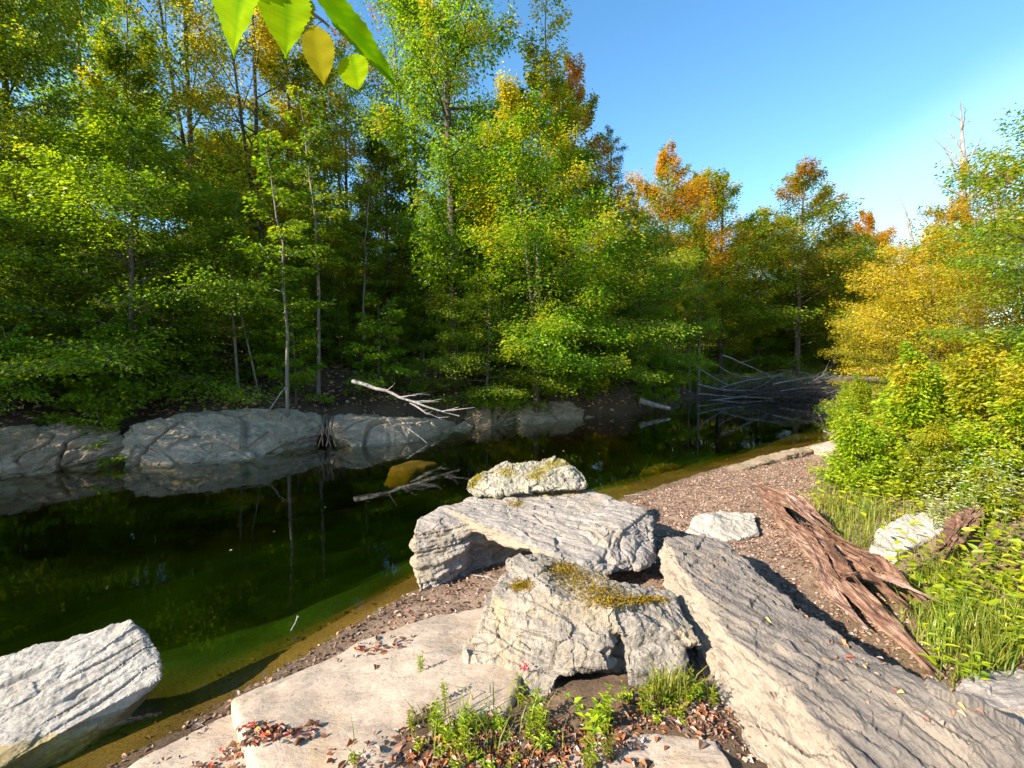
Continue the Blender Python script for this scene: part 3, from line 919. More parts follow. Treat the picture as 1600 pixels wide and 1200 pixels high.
    hz = np.clip((pos[:, 2] / H - cb) / (1 - cb), 0, 1)
    cl = noise3(pos * .75, seed) * 1.1 + noise3(pos * 2.2, seed + 3) * .5
    tint = np.clip(.5 + rng.normal(0, .20, n) + cl * .35, 0, 1)
    rad = np.hypot(pos[:, 0], pos[:, 1]) / max(R, .1)
    turn = np.clip(.30 + .30 * hz + cl * .55 + rng.normal(0, .07, n) + .10 * rad, 0, 1)
    crown = mesh('crown', V, Fc, False, {'tint': np.repeat(tint, m), 'turn': np.repeat(turn, m)}, [M[leafm]])
    return trunk, crown

KIND = {}
KIND['maple_a'] = grow(1, 16, .12, 4.4, 46, 9, 52000, .15, .20, el=(14, 72), fork=True, barks='bark_dark')
KIND['maple_b'] = grow(2, 16, .14, 4.0, 44, 9, 46000, .15, .18, el=(18, 70), fork=False, barks='bark', flat=.18)
KIND['maple_c'] = grow(3, 15, .07, 4.3, 50, 9, 56000, .14, .17, el=(8, 68), fork=True, barks='bark', flat=.16)
KIND['airy'] = grow(21, 16, .20, 4.0, 34, 8, 20000, .15, .17, el=(22, 70), fork=True, barks='bark_dark', flat=.12)
KIND['tall_a'] = grow(4, 20, .16, 3.9, 56, 9, 60000, .15, .24, el=(14, 66), profile='column', wander=.3, barks='bark_dark', flat=.2)
KIND['thin_a'] = grow(5, 13, .16, 2.4, 40, 8, 26000, .13, .085, el=(18, 66), profile='column', wander=.3, barks='bark_pale')
KIND['thin_b'] = grow(6, 14, .12, 2.6, 44, 8, 30000, .13, .10, el=(16, 70), profile='column', wander=.25, topbare=.22)
KIND['beech'] = grow(7, 9, .05, 3.9, 50, 11, 56000, .115, .10, el=(2, 56), flat=.045, profile='round', droop=.16, barks='bark', hexa=False)
KIND['beech_b'] = grow(8, 8, .06, 3.5, 44, 10, 36000, .11, .08, el=(0, 58), flat=.045, droop=.18, hexa=False)
KIND['sapling_a'] = grow(9, 3.4, .06, 1.5, 22, 7, 5200, .10, .024, el=(8, 60), flat=.03, profile='flat', droop=.15, hexa=True)
KIND['sapling_b'] = grow(10, 2.4, .05, 1.4, 18, 6, 3600, .095, .018, el=(4, 55), flat=.025, profile='flat', droop=.2, hexa=True)
KIND['stem'] = grow(11, 8, .45, 1.5, 18, 6, 3600, .11, .05, el=(12, 55), flat=.03, profile='flat', wander=.3, barks='bark_pale', hexa=True)
KIND['hemlock'] = grow(12, 13, .06, 3.0, 66, 10, 52000, .085, .16, el=(-4, 40), flat=.06, profile='cone', droop=.18, barks='bark_dark', leafm='needle', aspect=.36)
KIND['shrub'] = grow(13, 2.2, .03, 1.4, 30, 7, 8500, .085, .02, el=(25, 75), flat=.06, profile='flat', leafm='leaf_near', hexa=True)
KIND['shrub_b'] = grow(14, 1.5, .03, 1.05, 26, 6, 6000, .085, .014, el=(20, 70), flat=.05, profile='flat', leafm='leaf_near', hexa=True)
KIND['orange_maple'] = grow(15, 9, .03, 3.9, 60, 10, 60000, .10, .11, el=(6, 62), flat=.06, profile='round', leafm='leaf')
KIND['birch'] = grow(16, 12, .36, 2.3, 30, 7, 14000, .13, .10, el=(20, 66), profile='column', barks='bark_pale')

def plant(kind, name, x, y, H, autumn, amt, label, cat='tree', group=None, rz=None, tilt=(0, 0), z=None, widen=1.0):
    tr, cr = KIND[kind]
    h0 = max(v.co.z for v in tr.vertices) if kind not in HT else HT[kind]
    HT[kind] = h0
    s = H / h0
    zz = gz(x, y) - .05 if z is None else z
    e = empty(name, (x, y, zz), (x * 7.13 + y * 3.7) % 6.28 if rz is None else rz, s)
    e.scale = (s * widen, s * widen, s)
    e.rotation_euler = (tilt[0], tilt[1], e.rotation_euler[2])
    tag(e, label, cat, group)
    obj('trunk' if cat == 'tree' else 'stem', tr, e)
    c = obj('crown' if cat == 'tree' else 'foliage', cr, e)
    c.color = (*autumn, amt)
    return e
HT = {}

YEL = (.42, .38, .015); GOLD = (.50, .33, .012); ORG = (.54, .25, .02); RED = (.38, .075, .02); PINK = (.50, .22, .10); LIME = (.26, .34, .015); BRN = (.34, .17, .03)
def at(px, d):
    return (px - 800) / F * d, d

TREES = [
 # kind, name, px, depth, height, autumn colour, amount, label, category/kw
 ('maple_c', 'maple_tree', 30, 13.5, 14.5, YEL, .38, 'big green and yellow tree filling the upper left corner'),
 ('maple_a', 'maple_tree', -40, 11.5, 11.5, LIME, .40, 'lime tinged tree cut off by the left edge of the picture'),
 ('beech', 'beech_tree', 205, 11.8, 7.2, LIME, .22, 'low beech with sunlit layered sprays reaching over the left bank'),
 ('beech_b', 'beech_tree', 60, 11.5, 5.2, LIME, .1, 'dark leafy understory tree at the left edge above the layered outcrop'),
 ('airy', 'maple_tree', 310, 20, 18.5, YEL, .50, 'tall twin trunked tree with yellow leaves and an orange top left of the golden tree'),
 ('thin_b', 'young_tree', 225, 17, 12.5, YEL, .40, 'slender yellow green tree with bare top against the sky gap at upper left'),
 ('airy', 'maple_tree', 145, 19, 13.5, LIME, .35, 'green tree behind the corner tree with blue sky showing through it'),
 ('airy', 'maple_tree', 415, 17.5, 14.5, (.46, .36, .015), .66, 'golden yellow tree rising behind the overhanging leaves'),
 ('thin_a', 'young_tree', 470, 19, 15, YEL, .60, 'thin golden tree just right of the big golden tree'),
 ('airy', 'maple_tree', 545, 24, 14, LIME, .30, 'dark green tree behind the overhanging leaf tips'),
 ('thin_b', 'young_tree', 610, 20.5, 11.5, YEL, .52, 'light yellow green tree below the sky gap in the middle of the wood'),
 ('tall_a', 'tall_maple', 712, 17.2, 22, ORG, .34, 'tallest dark trunked maple with orange leaves reaching the top of the picture', dict(tilt=(0, -.03))),
 ('airy', 'maple_tree', 655, 22, 17, RED, .42, 'reddish orange crowned tree left of the tallest maple'),
 ('maple_c', 'maple_tree', 838, 16.4, 11.2, YEL, .40, 'broad green tree with a visible straight trunk in the middle of the far bank'),
 ('thin_b', 'young_tree', 842, 20, 15.8, YEL, .48, 'thin tree with pale bare top twigs poking highest into the blue sky'),
 ('thin_a', 'young_tree', 905, 21, 13.4, PINK, .52, 'slim tree with pinkish yellow top leaves right of the bare topped tree'),
 ('hemlock', 'hemlock_tree', 950, 23, 11.2, LIME, .0, 'dark pointed evergreen at the right shoulder of the tall trees'),
 ('beech', 'beech_tree', 915, 18.6, 7.6, LIME, .25, 'low leafy tree with sunlit sprays hanging over the right end of the rocks'),
 ('beech_b', 'beech_tree', 760, 16.0, 5.2, LIME, .12, 'dense dark green understory tree left of the straight trunk'),
 ('beech', 'beech_tree', 1000, 22, 6.8, LIME, .28, 'rounded green tree where the far bank meets the log jam'),
 ('thin_a', 'young_tree', 985, 34, 11.5, YEL, .45, 'pale yellow tree peeping over the evergreen shoulder'),
 ('maple_b', 'maple_tree', 1040, 31, 14.6, ORG, .52, 'orange topped tree first to the right of the open sky edge'),
 ('maple_a', 'maple_tree', 1125, 32, 13.8, YEL, .42, 'yellow and green tree between the orange topped tree and the tall green one'),
 ('maple_c', 'maple_tree', 1245, 34, 14.6, BRN, .40, 'tall green tree with brownish top standing alone against the pale sky'),
 ('beech', 'beech_tree', 1060, 33, 8.0, LIME, .25, 'mid green tree behind the left end of the log jam'),
 ('birch', 'birch_tree', 1092, 27, 8.5, YEL, .40, 'white trunked young tree beyond the log jam'),
 ('maple_c', 'maple_tree', 1185, 38, 12.0, LIME, .30, 'bushy green tree above the shaded grass'),
 ('maple_b', 'maple_tree', 1345, 37, 12.5, ORG, .56, 'orange brown tree low on the skyline left of the golden maple'),
 ('maple_c', 'maple_tree', 1300, 36, 11.5, YEL, .46, 'yellow green tree between the skyline trees and the golden maple'),
 ('beech', 'beech_tree', 1245, 39, 7.5, BRN, .40, 'low dark tree with brown tinted leaves behind the bright grass'),
 ('beech_b', 'beech_tree', 1335, 38, 6.5, BRN, .45, 'small orange speckled tree at the edge of the bright grass'),
 ('orange_maple', 'golden_maple', 1450, 14.5, 6.1, (.56, .44, .02), .66, 'bright golden orange maple on the right bank'),
 ('orange_maple', 'golden_maple', 1385, 17.5, 4.6, YEL, .62, 'smaller yellow tree at the left foot of the golden orange maple'),
 ('orange_maple', 'leaning_tree', 1715, 9.0, 6.6, YEL, .16, 'dark green leafy tree leaning in at the right edge'),
 ('maple_c', 'maple_tree', 1505, 17, 8.6, GOLD, .55, 'yellowing tree below the dead bare trunk'),
 ('orange_maple', 'golden_maple', 1600, 12.0, 5.2, YEL, .55, 'yellow green young tree in front of the dark leaning tree at the right edge'),
]
WIDE = {1185: 1.3, 1300: 1.3, 1245: 1.25, 1125: 1.2, 1040: 1.15, 1345: 1.25, 30: .72, -40: .8, 310: .7, 415: .78, 145: .7, 712: .68, 655: .7, 545: .8}
for t in TREES:
    x, y = at(t[2], t[3])
    t = list(t)
    if t[2] < 800: t[6] -= .07
    kw = t[8] if len(t) > 8 else {}
    kw = dict(kw, widen=WIDE.get(t[2], 1.0))
    plant(t[0], t[1], x, y, t[4], t[5], t[6], t[7], **kw)

# thin stems near the far bank
STEMS = [(447, 11.9, 8.0, (0, -.03), 'pale thin stem standing upright above the brown rock'),
         (372, 12.8, 6.2, (0, .16), 'thin stem leaning right, left of the pale upright stem'),
         (405, 13.0, 4.8, (0, -.22), 'thin stem leaning left and crossing the right leaning one'),
         (497, 13.6, 8.5, (0, .02), 'short slim stem right of the pale upright stem'),
         (655, 19.5, 7.5, (0, 0), 'whitish sunlit stem deep among the trees'),
         (565, 17.0, 7.0, (0, .03), 'slim stem in front of the sunlit forest floor'),
         (1078, 27.5, 6.0, (0, .04), 'second pale stem left of the white trunked tree'),
         (300, 14.5, 6.5, (0, -.05), 'slim stem behind the layered beech')]
for px, d, H, tl, lab in STEMS:
    x, y = at(px, d)
    plant('stem', 'slender_stem', x, y, H, LIME, .2, lab, tilt=tl, group='thin stems on the far bank')

# deeper woods
rng = random.Random(5)
deep = 0
tries = 0
placed = []
while deep < 64 and tries < 4000:
    tries += 1
    d = rng.uniform(17, 42)
    px = rng.uniform(-250, 1000)
    x, y = at(px, d)
    dfv = (y - np.interp(x, FAR[:, 0], FAR[:, 1])) * .75
    if dfv < 4.5 or (px > 880 and d > 21):
        continue
    if any((x - a) ** 2 + (y - b) ** 2 < 5.0 for a, b in placed):
        continue
    placed.append((x, y))
    zb = gz(x, y)
    # keep the gaps of sky between the named crowns
    top = 345 if 110 < px < 340 or 470 < px < 690 else 330 if px > 780 else 210
    hmax = CAM.z + (562 - top) / F * d - zb
    H = min(rng.uniform(8, 16), hmax)
    if H < 3.5:
        continue
    k = rng.choice(['maple_b', 'maple_c', 'thin_a', 'thin_b', 'beech', 'beech_b', 'maple_a'])
    ac = rng.choice([YEL, YEL, GOLD, LIME, LIME]); am = rng.uniform(.12, .42)
    hue = 'green' if am < .3 else 'golden tinged' if ac == GOLD else 'yellowing' if ac == YEL else 'lime green'
    wh = next(w for lim, w in ((60, 'behind the corner tree at upper left'), (200, 'behind the layered beech'), (330, 'around the tall twin trunked tree'), (470, 'around the golden yellow tree'), (600, 'behind the overhanging leaf tips'), (700, 'left of the tallest maple'), (800, 'right of the tallest maple'), (2000, 'behind the dark pointed evergreen')) if px < lim)
    dp = 'in the first rank' if d < 24 else 'in the second rank' if d < 32 else 'far up the slope'
    plant(k, 'woodland_tree', x, y, H, ac, am, f'{"tall" if H > 11 else "low"} {hue} woodland tree {wh}, {dp}', group='trees deep in the far bank wood')
    deep += 1
# the wood goes on upstream of the left edge (it throws the shade that lies on the water)
for k in range(9):
    t = k / 8
    x = -13 - 16 * t + rng.uniform(-1, 1)
    y = np.interp(x, FAR[:, 0], FAR[:, 1]) + 2.2 + rng.uniform(0, 3.5)
    plant(rng.choice(['maple_a', 'maple_b', 'maple_c', 'beech']), 'woodland_tree', x, y, rng.uniform(5, 8), YEL, .35, 'green woodland tree deep inside the shady wood behind the bank trees', group='trees deep in the far bank wood')
# far skyline behind the log jam
for k in range(15):
    px = 1010 + k * 34 + rng.uniform(-12, 12)
    d = rng.uniform(38, 48)
    x, y = at(px, d)
    plant(rng.choice(['maple_b', 'maple_c', 'thin_a', 'maple_a']), 'skyline_tree', x, y, max(4, (2.1 + (562 - rng.uniform(330, 405)) / F * d - gz(x, y))), [ORG, YEL, LIME, BRN, RED][k % 5], [.55, .5, .1, .5, .5][k % 5],
          'distant ' + ['orange', 'yellow', 'green', 'golden brown', 'rusty'][k % 5] + ' tree in the far line ' + ('above the left end of the log jam' if k < 5 else 'above the middle of the log jam' if k < 10 else 'left of the golden orange maple'), group='distant trees beyond the log jam')

# saplings along the far bank
def sap_label(px, d, H):
    size = 'knee high' if H < 1.7 else 'waist high' if H < 2.4 else 'man high'
    wh = next(w for lim, w in ((80, 'above the left end of the layered outcrop'), (200, 'at the foot of the layered beech'), (350, 'above the broad cracked outcrop'), (460, 'beside the pale upright stem'), (530, 'above the dark cleft'), (650, 'behind the aslant dead branch'), (760, 'left of the straight trunk'), (880, 'right of the straight trunk'), (990, 'above the right end of the rocks'), (2000, 'beside the driftwood log')) if px < lim)
    bd = np.interp(px, [-60, 0, 200, 500, 745, 990, 1050], [9.6, 10.0, 10.6, 12.8, 15.6, 18.2, 21.5])
    dp = 'at the very edge' if d - bd < 2.2 else 'a few steps back' if d - bd < 4.5 else 'deep in the shade'
    return f'{size} green sapling {wh}, {dp}'
SAP = [(185, 9.9, 1.9, 'sapling hanging over the layered outcrop with bright leaves'), (110, 10.3, 2.0, 'dark sapling above the left outcrop'), (20, 10.2, 2.2, 'shaded sapling at the left edge above the water')]
for px, d, H, lab in SAP:
    x, y = at(px, d)
    plant('sapling_b', 'sapling', x, y, H, LIME, .2, lab, group='saplings on the far bank', tilt=(.25, 0))
for k in range(110):
    px = rng.uniform(-60, 1060)
    x = 0
    d = np.interp(px, [-60, 0, 200, 500, 745, 990, 1050], [9.6, 10.0, 10.6, 12.8, 15.6, 18.2, 21.5]) + rng.uniform(.5, 7)
    if 330 < px < 540 and d < 16 and rng.random() < .65:
        continue
    x, y = at(px, d)
    HS = rng.uniform(1.2, 3.2)
    plant(rng.choice(['sapling_a', 'sapling_b', 'sapling_a']), 'sapling', x, y, HS, LIME, rng.uniform(.0, .3), sap_label(px, d, HS), group='saplings on the far bank')

# ------------------------------------------------------------------ right bank plants
def shrub_label(H, c, a, x, y, dn_):
    size = 'low' if H < .6 else 'medium' if H < 1.1 else 'tall' if H < 1.6 else 'towering'
    hue = ('golden' if c == GOLD else 'yellow' if c == YEL else 'lime green') if a > .52 else 'bright green'
    wh = 'by the water' if dn_ < 1.7 else 'on mid slope' if dn_ < 3 else 'high upslope'
    far_ = 'around the white asters' if y < 7.5 else 'below the golden orange maple' if y < 12 else 'towards the log jam'
    side = ', leftward' if x / y < .85 else '' if x / y < 1.0 else ', towards the right edge'
    return f'{size} {hue} leafy shrub {wh} {far_}{side}'
RB = []
tries = 0
while len(RB) < 150 and tries < 5000:
    tries += 1
    x = rng.uniform(4.6, 17); y = rng.uniform(4.6, 19)
    if x / y < .70 or x / y > 1.25:
        continue
    dfv, dnv = (float(a[0]) for a in river(np.array([x]), np.array([y])))
    if dnv < 1.0 + .8 * rng.random() or any((x - a) ** 2 + (y - b) ** 2 < .22 for a, b in RB):
        continue
    RB.append((x, y))
    big = dnv > 2.4 and rng.random() < .6
    kind = 'shrub' if big else 'shrub_b'
    H = rng.uniform(1.0, 2.0) if big else rng.uniform(.5, 1.0)
    if dnv < 2.0:
        H *= .6
    AUC = rng.choice([YEL, GOLD, YEL, LIME]); AMT = rng.uniform(.22, .58)
    plant(kind, 'leafy_shrub', x, y, H, AUC, AMT, shrub_label(H, AUC, AMT, x, y, dnv), cat='shrub', group='leafy shrubs on the right bank')
for px, d, H, lab in [(1345, 13.2, 1.7, 'leafy shrub whose low branch reaches out over the water at the bend'), (1395, 11.5, 1.6, 'bright green shrub at the water side of the right bank'), (1330, 15.5, 1.5, 'small shrub with arching leaves beside the end of the log jam')]:
    x, y = at(px, d)
    plant('shrub', 'leafy_shrub', x, y, H, LIME, .3, lab, cat='shrub', group='leafy shrubs on the right bank')

# ------------------------------------------------------------------ dead trees, sticks
def branchy(seed, H, r0, n, lean, spread=.35, up=(35, 70), nsub=3, wander=.3):
    rg = np.random.default_rng(seed)
    k = 12
    t = np.linspace(0, 1, k)
    tp = np.c_[np.cumsum(rg.normal(0, wander * .2, k)) + lean[0] * t * H, np.cumsum(rg.normal(0, wander * .2, k)) + lean[1] * t * H, t * H]
    trunk = [(tp, r0 * (1 - t) ** .7 + .006, 8)]
    limbs = []
    for i in range(n):
        f = rg.uniform(.35, .97)
        b = np.array([np.interp(f, t, tp[:, c]) for c in range(3)])
        az = i * 2.4 + rg.normal(0, .4); e = math.radians(rg.uniform(*up)); L = H * spread * (1.15 - f) * rg.uniform(.6, 1.3)
        u = np.linspace(0, 1, 5)
        q = b + np.outer(u * L, [math.cos(az) * math.cos(e), math.sin(az) * math.cos(e), math.sin(e)]) + np.cumsum(rg.normal(0, L * .035, (5, 3)), 0) * u[:, None]
        rb = r0 * (1 - f) ** .7 * .5 + .006
        limbs.append((q, rb * (1 - u * .8), 5))
        for j in range(nsub):
            f2 = rg.uniform(.3, .95); o = np.array([np.interp(f2, u, q[:, c]) for c in range(3)])
            dv = rg.normal(0, .6, 3) + (q[-1] - q[0]) / L; dv /= np.linalg.norm(dv); L3 = L * rg.uniform(.2, .5)
            v = np.linspace(0, 1, 3)
            limbs.append((o + np.outer(v * L3, dv), np.maximum(.003, rb * .4 * (1 - v * .8)), 3))
    return trunk, limbs

x, y = at(1532, 18)
e = tag(empty('dead_tree', (x, y, gz(x, y) - .1)), 'bare grey dead tree leaning left against the sky above the golden maple', 'tree')
tk, lm = branchy(3, 11.2, .22, 18, (-.10, 0), .28)
v_, f_ = tubes(tk); obj('trunk', mesh('trunk', v_, f_, True, None, [M['dead_wood']]), e)
v_, f_ = tubes(lm); obj('limbs', mesh('limbs', v_, f_, True, None, [M['dead_wood']]), e)
x, y = at(1545, 19)
e = tag(empty('dead_tree', (x, y, gz(x, y) - .1)), 'shorter bare dead tree leaning further left beside the tall dead one', 'tree')
tk, lm = branchy(8, 8.2, .15, 12, (-.42, 0), .25)
v_, f_ = tubes(tk); obj('trunk', mesh('trunk', v_, f_, True, None, [M['dead_wood']]), e)
v_, f_ = tubes(lm); obj('limbs', mesh('limbs', v_, f_, True, None, [M['dead_wood']]), e)

def stick(name, pts, r0, r1, mat, label, group=None, cat='branch', twigs=0, seed=0, sag=.0):
    rg = np.random.default_rng(seed)
    k = 9
    pts = np.array([tuple(p) for p in pts])
    s = np.linspace(0, len(pts) - 1, k)
    q = np.c_[[np.interp(s, np.arange(len(pts)), pts[:, c]) for c in range(3)]].T
    L = np.linalg.norm(pts[-1] - pts[0])
    q += np.cumsum(rg.normal(0, L * .008, (k, 3)), 0)
    q[:, 2] += sag * np.sin(np.linspace(0, math.pi, k))
    ps = [(q, np.linspace(r0, r1, k), 7)]
    for j in range(twigs):
        i = rg.integers(2, k - 1)
        dv = (q[-1] - q[0]) / L + rg.normal(0, .5, 3); dv[2] = abs(dv[2]) * .5; dv /= np.linalg.norm(dv)
        l = L * rg.uniform(.12, .3)
        v = np.linspace(0, 1, 4)
        ps.append((q[i] + np.outer(v * l, dv) + rg.normal(0, l * .03, (4, 3)) * v[:, None], np.linspace(r0 * .4, .003, 4), 4))
    v_, f_ = tubes(ps)
    # closed ends
    me = mesh(name, v_, f_, True, None, [mat])
    o = obj(name, me)
    return tag(o, label, cat, group)

stick('dead_branch', [P(552, 598, 12.6), P(600, 610, 12.4), P(650, 632, 12.2), P(715, 650, 12.3)], .055, .015, M['dead_wood'], 'pale dead branch lying aslant across the far bank rocks', twigs=8, seed=4)
stick('dead_branch', [P(640, 628, 12.3), P(665, 645, 12.1), P(690, 655, 12.2)], .03, .01, M['dead_wood'], 'short forked dead branch under the aslant pale branch', twigs=4, seed=6)
stick('driftwood_log', [P(1000, 625, 19.2), P(1020, 632, 19.0), P(1048, 640, 18.9)], .14, .07, M['dead_wood'], 'short pale driftwood log sliding into the water right of the rocks', cat='log', seed=9)
stick('fallen_stick', [P(422, 640, 11.5), P(440, 612, 11.7), P(450, 600, 11.9)], .018, .012, M['dead_wood'], 'thin straight stick propped at the foot of the pale stem', seed=10)
stick('fallen_stick', [P(635, 668, 12.2), P(668, 692, 12.0)], .012, .006, M['dead_wood'], 'thin stick lying on the smooth bluish slab', seed=11)
# roots and sticks in the cleft
for k in range(5):
    stick('cleft_root', [P(503 + k * 4, 648 + rng.uniform(-4, 4), 11.5), P(504 + k * 4 + rng.uniform(-8, 8), 675, 11.2), P(497 + k * 7, 698, 11.1)], .03, .012, M['bark_dark'], 'dark root hanging in the cleft between the far bank rocks', 'roots in the cleft', 'root', seed=20 + k)
# log jam
JAM = [([(1085, 570), (1120, 590), (1165, 610), (1190, 625)], 27, .05, .02, 'long pale stick slanting down across the log jam'),
       ([(1130, 555), (1180, 577), (1230, 600)], 29, .06, .02, 'upper pale stick slanting from the grass into the log jam'),
       ([(1088, 602), (1140, 610), (1200, 613), (1345, 608)], 26, .06, .05, 'long level pole lying along the top of the log jam'),
       ([(1090, 615), (1150, 620), (1220, 622)], 25.5, .04, .02, 'thin level stick low over the water in the log jam'),
       ([(1095, 628), (1160, 622), (1215, 628)], 25.2, .04, .02, 'lowest stick of the log jam dipping into the water'),
       ([(1255, 602), (1300, 592), (1370, 589)], 27, .13, .17, 'thick dark log at the right end of the log jam'),
       ([(1270, 627), (1320, 616), (1370, 608)], 25.5, .09, .08, 'dark half sunken log below the thick log'),
       ([(1125, 572), (1150, 585), (1190, 592)], 28, .03, .015, 'short curved stick in the upper left of the log jam')]
for k, (pp_, d, r0, r1, lab) in enumerate(JAM):
    stick('jam_stick', [P(px, py, d + .3 * i) for i, (px, py) in enumerate(pp_)], r0, r1, M['dead_wood'] if r0 < .07 else M['bark'], lab, 'dead branches of the log jam', 'branch' if r0 < .08 else 'log', twigs=5 if r0 < .07 else 2, seed=40 + k)
for k in range(44):
    px, py = rng.uniform(1110, 1330), rng.uniform(588, 634)
    a = rng.uniform(-.5, .5); l = rng.uniform(25, 60)
    d = rng.uniform(25.5, 28)
    stick('jam_stick', [P(px - l * math.cos(a), py - l * math.sin(a) * .5, d), P(px, py - rng.uniform(0, 5), d), P(px + l * math.cos(a), min(632, py + l * math.sin(a) * .5), d + .5)], rng.uniform(.018, .04), .008, M['bark'] if k % 3 else M['dead_wood'],
          ('pale grey' if k % 3 == 0 else 'dark') + (' level' if abs(a) < .17 else ' rising' if a < 0 else ' dipping') + ' dead stick tangled in the ' + ('left part' if px < 1175 else 'middle' if px < 1250 else 'right part') + ' of the log jam', 'dead branches of the log jam', twigs=6, seed=80 + k)
# tangle of fine twigs
rg = np.random.default_rng(4)
ps = []
for k in range(900):
    c = np.array(P(rg.normal(1228, 48), 614 + rg.normal(0, 10), rg.uniform(25.6, 27.6)))
    c[2] = max(.05, c[2])
    dv = rg.normal(0, 1, 3); dv[2] *= .5; dv /= np.linalg.norm(dv); l = rg.uniform(.3, .9)
    v = np.linspace(-1, 1, 4)
    ps.append((c + np.outer(v * l, dv) + rg.normal(0, .05, (4, 3)), np.linspace(.014, .005, 4), 3))
v_, f_ = tubes(ps)
o = obj('brush_tangle', mesh('brush_tangle', v_, f_, True, None, [M['bark']])); o['kind'] = 'stuff'

# ------------------------------------------------------------------ rotten log
def rotten(pts, rad, seed, hollow_up=True):
    pts = np.array([tuple(p) for p in pts]); rg = np.random.default_rng(seed)
    k, ns = 90, 40
    s = np.linspace(0, len(pts) - 1, k)
    c = np.c_[[np.interp(s, np.arange(len(pts)), pts[:, j]) for j in range(3)]].T
    r = np.interp(s, np.arange(len(pts)), rad)
    t = np.gradient(c, axis=0); t /= np.linalg.norm(t, axis=1)[:, None]
    a = np.cross(t, [0, 0, 1]); a /= np.linalg.norm(a, axis=1)[:, None]
    b = np.cross(a, t)
    th = np.arange(ns) * 2 * math.pi / ns
    S, TH = np.meshgrid(np.linspace(0, 1, k), th, indexing='ij')
    q = np.c_[(S * 5).ravel(), (np.cos(TH) * 2.6).ravel(), (np.sin(TH) * 2.6).ravel()]
    rr = 1 + .9 * fbm(q * np.array([.7, 1.4, 1.4]), 4, seed).reshape(k, ns) - .45 * np.clip(1 - np.abs(noise3(q * np.array([.45, 2.2, 2.2]), seed + 5)) / .12, 0, 1).reshape(k, ns)
    rr *= (1 + .0 * S)
    ring = c[:, None, :] + (r[:, None] * rr)[:, :, None] * (np.cos(TH)[:, :, None] * a[:, None, :] + .62 * np.sin(TH)[:, :, None] * b[:, None, :])
    # ragged ends
    jag = rg.normal(0, .12, ns)
    for e_, sg in ((0, -1), (k - 1, 1)):
        ring[e_] += t[e_] * (np.abs(jag) * sg)[:, None]
    V = ring.reshape(-1, 3)
    i = np.arange(k - 1)[:, None] * ns; j = np.arange(ns)[None, :]; jn = (j + 1) % ns
    Q = np.stack([i + j, i + jn, i + ns + jn, i + ns + j], -1).reshape(-1, 4)
    V = np.r_[V, c[:1], c[-1:]]
    n0 = k * ns
    j = np.arange(ns); jn = (j + 1) % ns
    T_ = np.r_[np.c_[np.full(ns, n0), jn, j], np.c_[np.full(ns, n0 + 1), (k - 1) * ns + j, (k - 1) * ns + jn]]
    return V, [Q, T_]
logroot = tag(empty('rotten_log', (3.0, 4.9, .15)), 'reddish rotten log split into flaking strips on the leafy shore', 'log')
bpy.context.view_layer.update()
def child_world(name, me, root):
    o = obj(name, me, root)
    o.matrix_parent_inverse = root.matrix_basis.inverted()
    return o
v_, f_ = rotten([P(1192, 778, 6.3), P(1225, 812, 5.5), P(1285, 870, 4.5), P(1345, 935, 3.8), P(1420, 1008, 3.25)], [.04, .08, .10, .09, .04], 3)
child_world('body', mesh('log_body', v_, f_, False, None, [M['rotten']]), logroot)
AX = [P(1192, 778, 6.3), P(1225, 812, 5.5), P(1285, 870, 4.5), P(1345, 935, 3.8), P(1420, 1008, 3.25)]
rs = random.Random(77)
def axp(t):
    k = min(3, int(t * 4)); f = t * 4 - k
    return AX[k].lerp(AX[k + 1], f)
for k in range(20):
    t0 = rs.uniform(-.02, .72); t1 = min(1.02, t0 + rs.uniform(.14, .36))
    lat = rs.uniform(-.11, .15); up = rs.uniform(.02, .26) - abs(lat) * .3
    sk = rs.uniform(-.10, .14)
    pts_ = [axp(max(0, min(1, t0 + (t1 - t0) * f))) + Vector((lat + sk * f, 0, up + rs.uniform(-.05, .08))) for f in (0, .5, 1)]
    r_ = rs.uniform(.035, .085)
    v_, f_ = rotten(pts_, [r_ * .45, r_, r_ * .3], 30 + k)
    child_world('bark_strip', mesh('bark_strip', v_, f_, False, None, [M['rotten']]), logroot)
for k, (pp_, r_) in enumerate([([P(1310, 860, 4.75), P(1370, 885, 4.4), P(1445, 915, 4.05)], .09), ([P(1400, 925, 4.0), P(1440, 948, 3.8), P(1480, 955, 3.7)], .06), ([P(1330, 925, 4.0), P(1395, 990, 3.5), P(1450, 1020, 3.25)], .06)]):
    v_, f_ = rotten(pp_, [r_ * .5, r_, r_ * .4], 60 + k)
    child_world('bark_strip', mesh('bark_strip', v_, f_, False, None, [M['rotten']]), logroot)
v_, f_ = rotten([P(1480, 850, 4.3), P(1505, 815, 4.6), P(1525, 795, 4.8)], [.06, .10, .05], 50)
o = obj('wood_chunk', mesh('wood_chunk', v_, f_, False, None, [M['rotten']])); tag(o, 'broken red brown chunk of wood beside the pale flat stone', 'log')

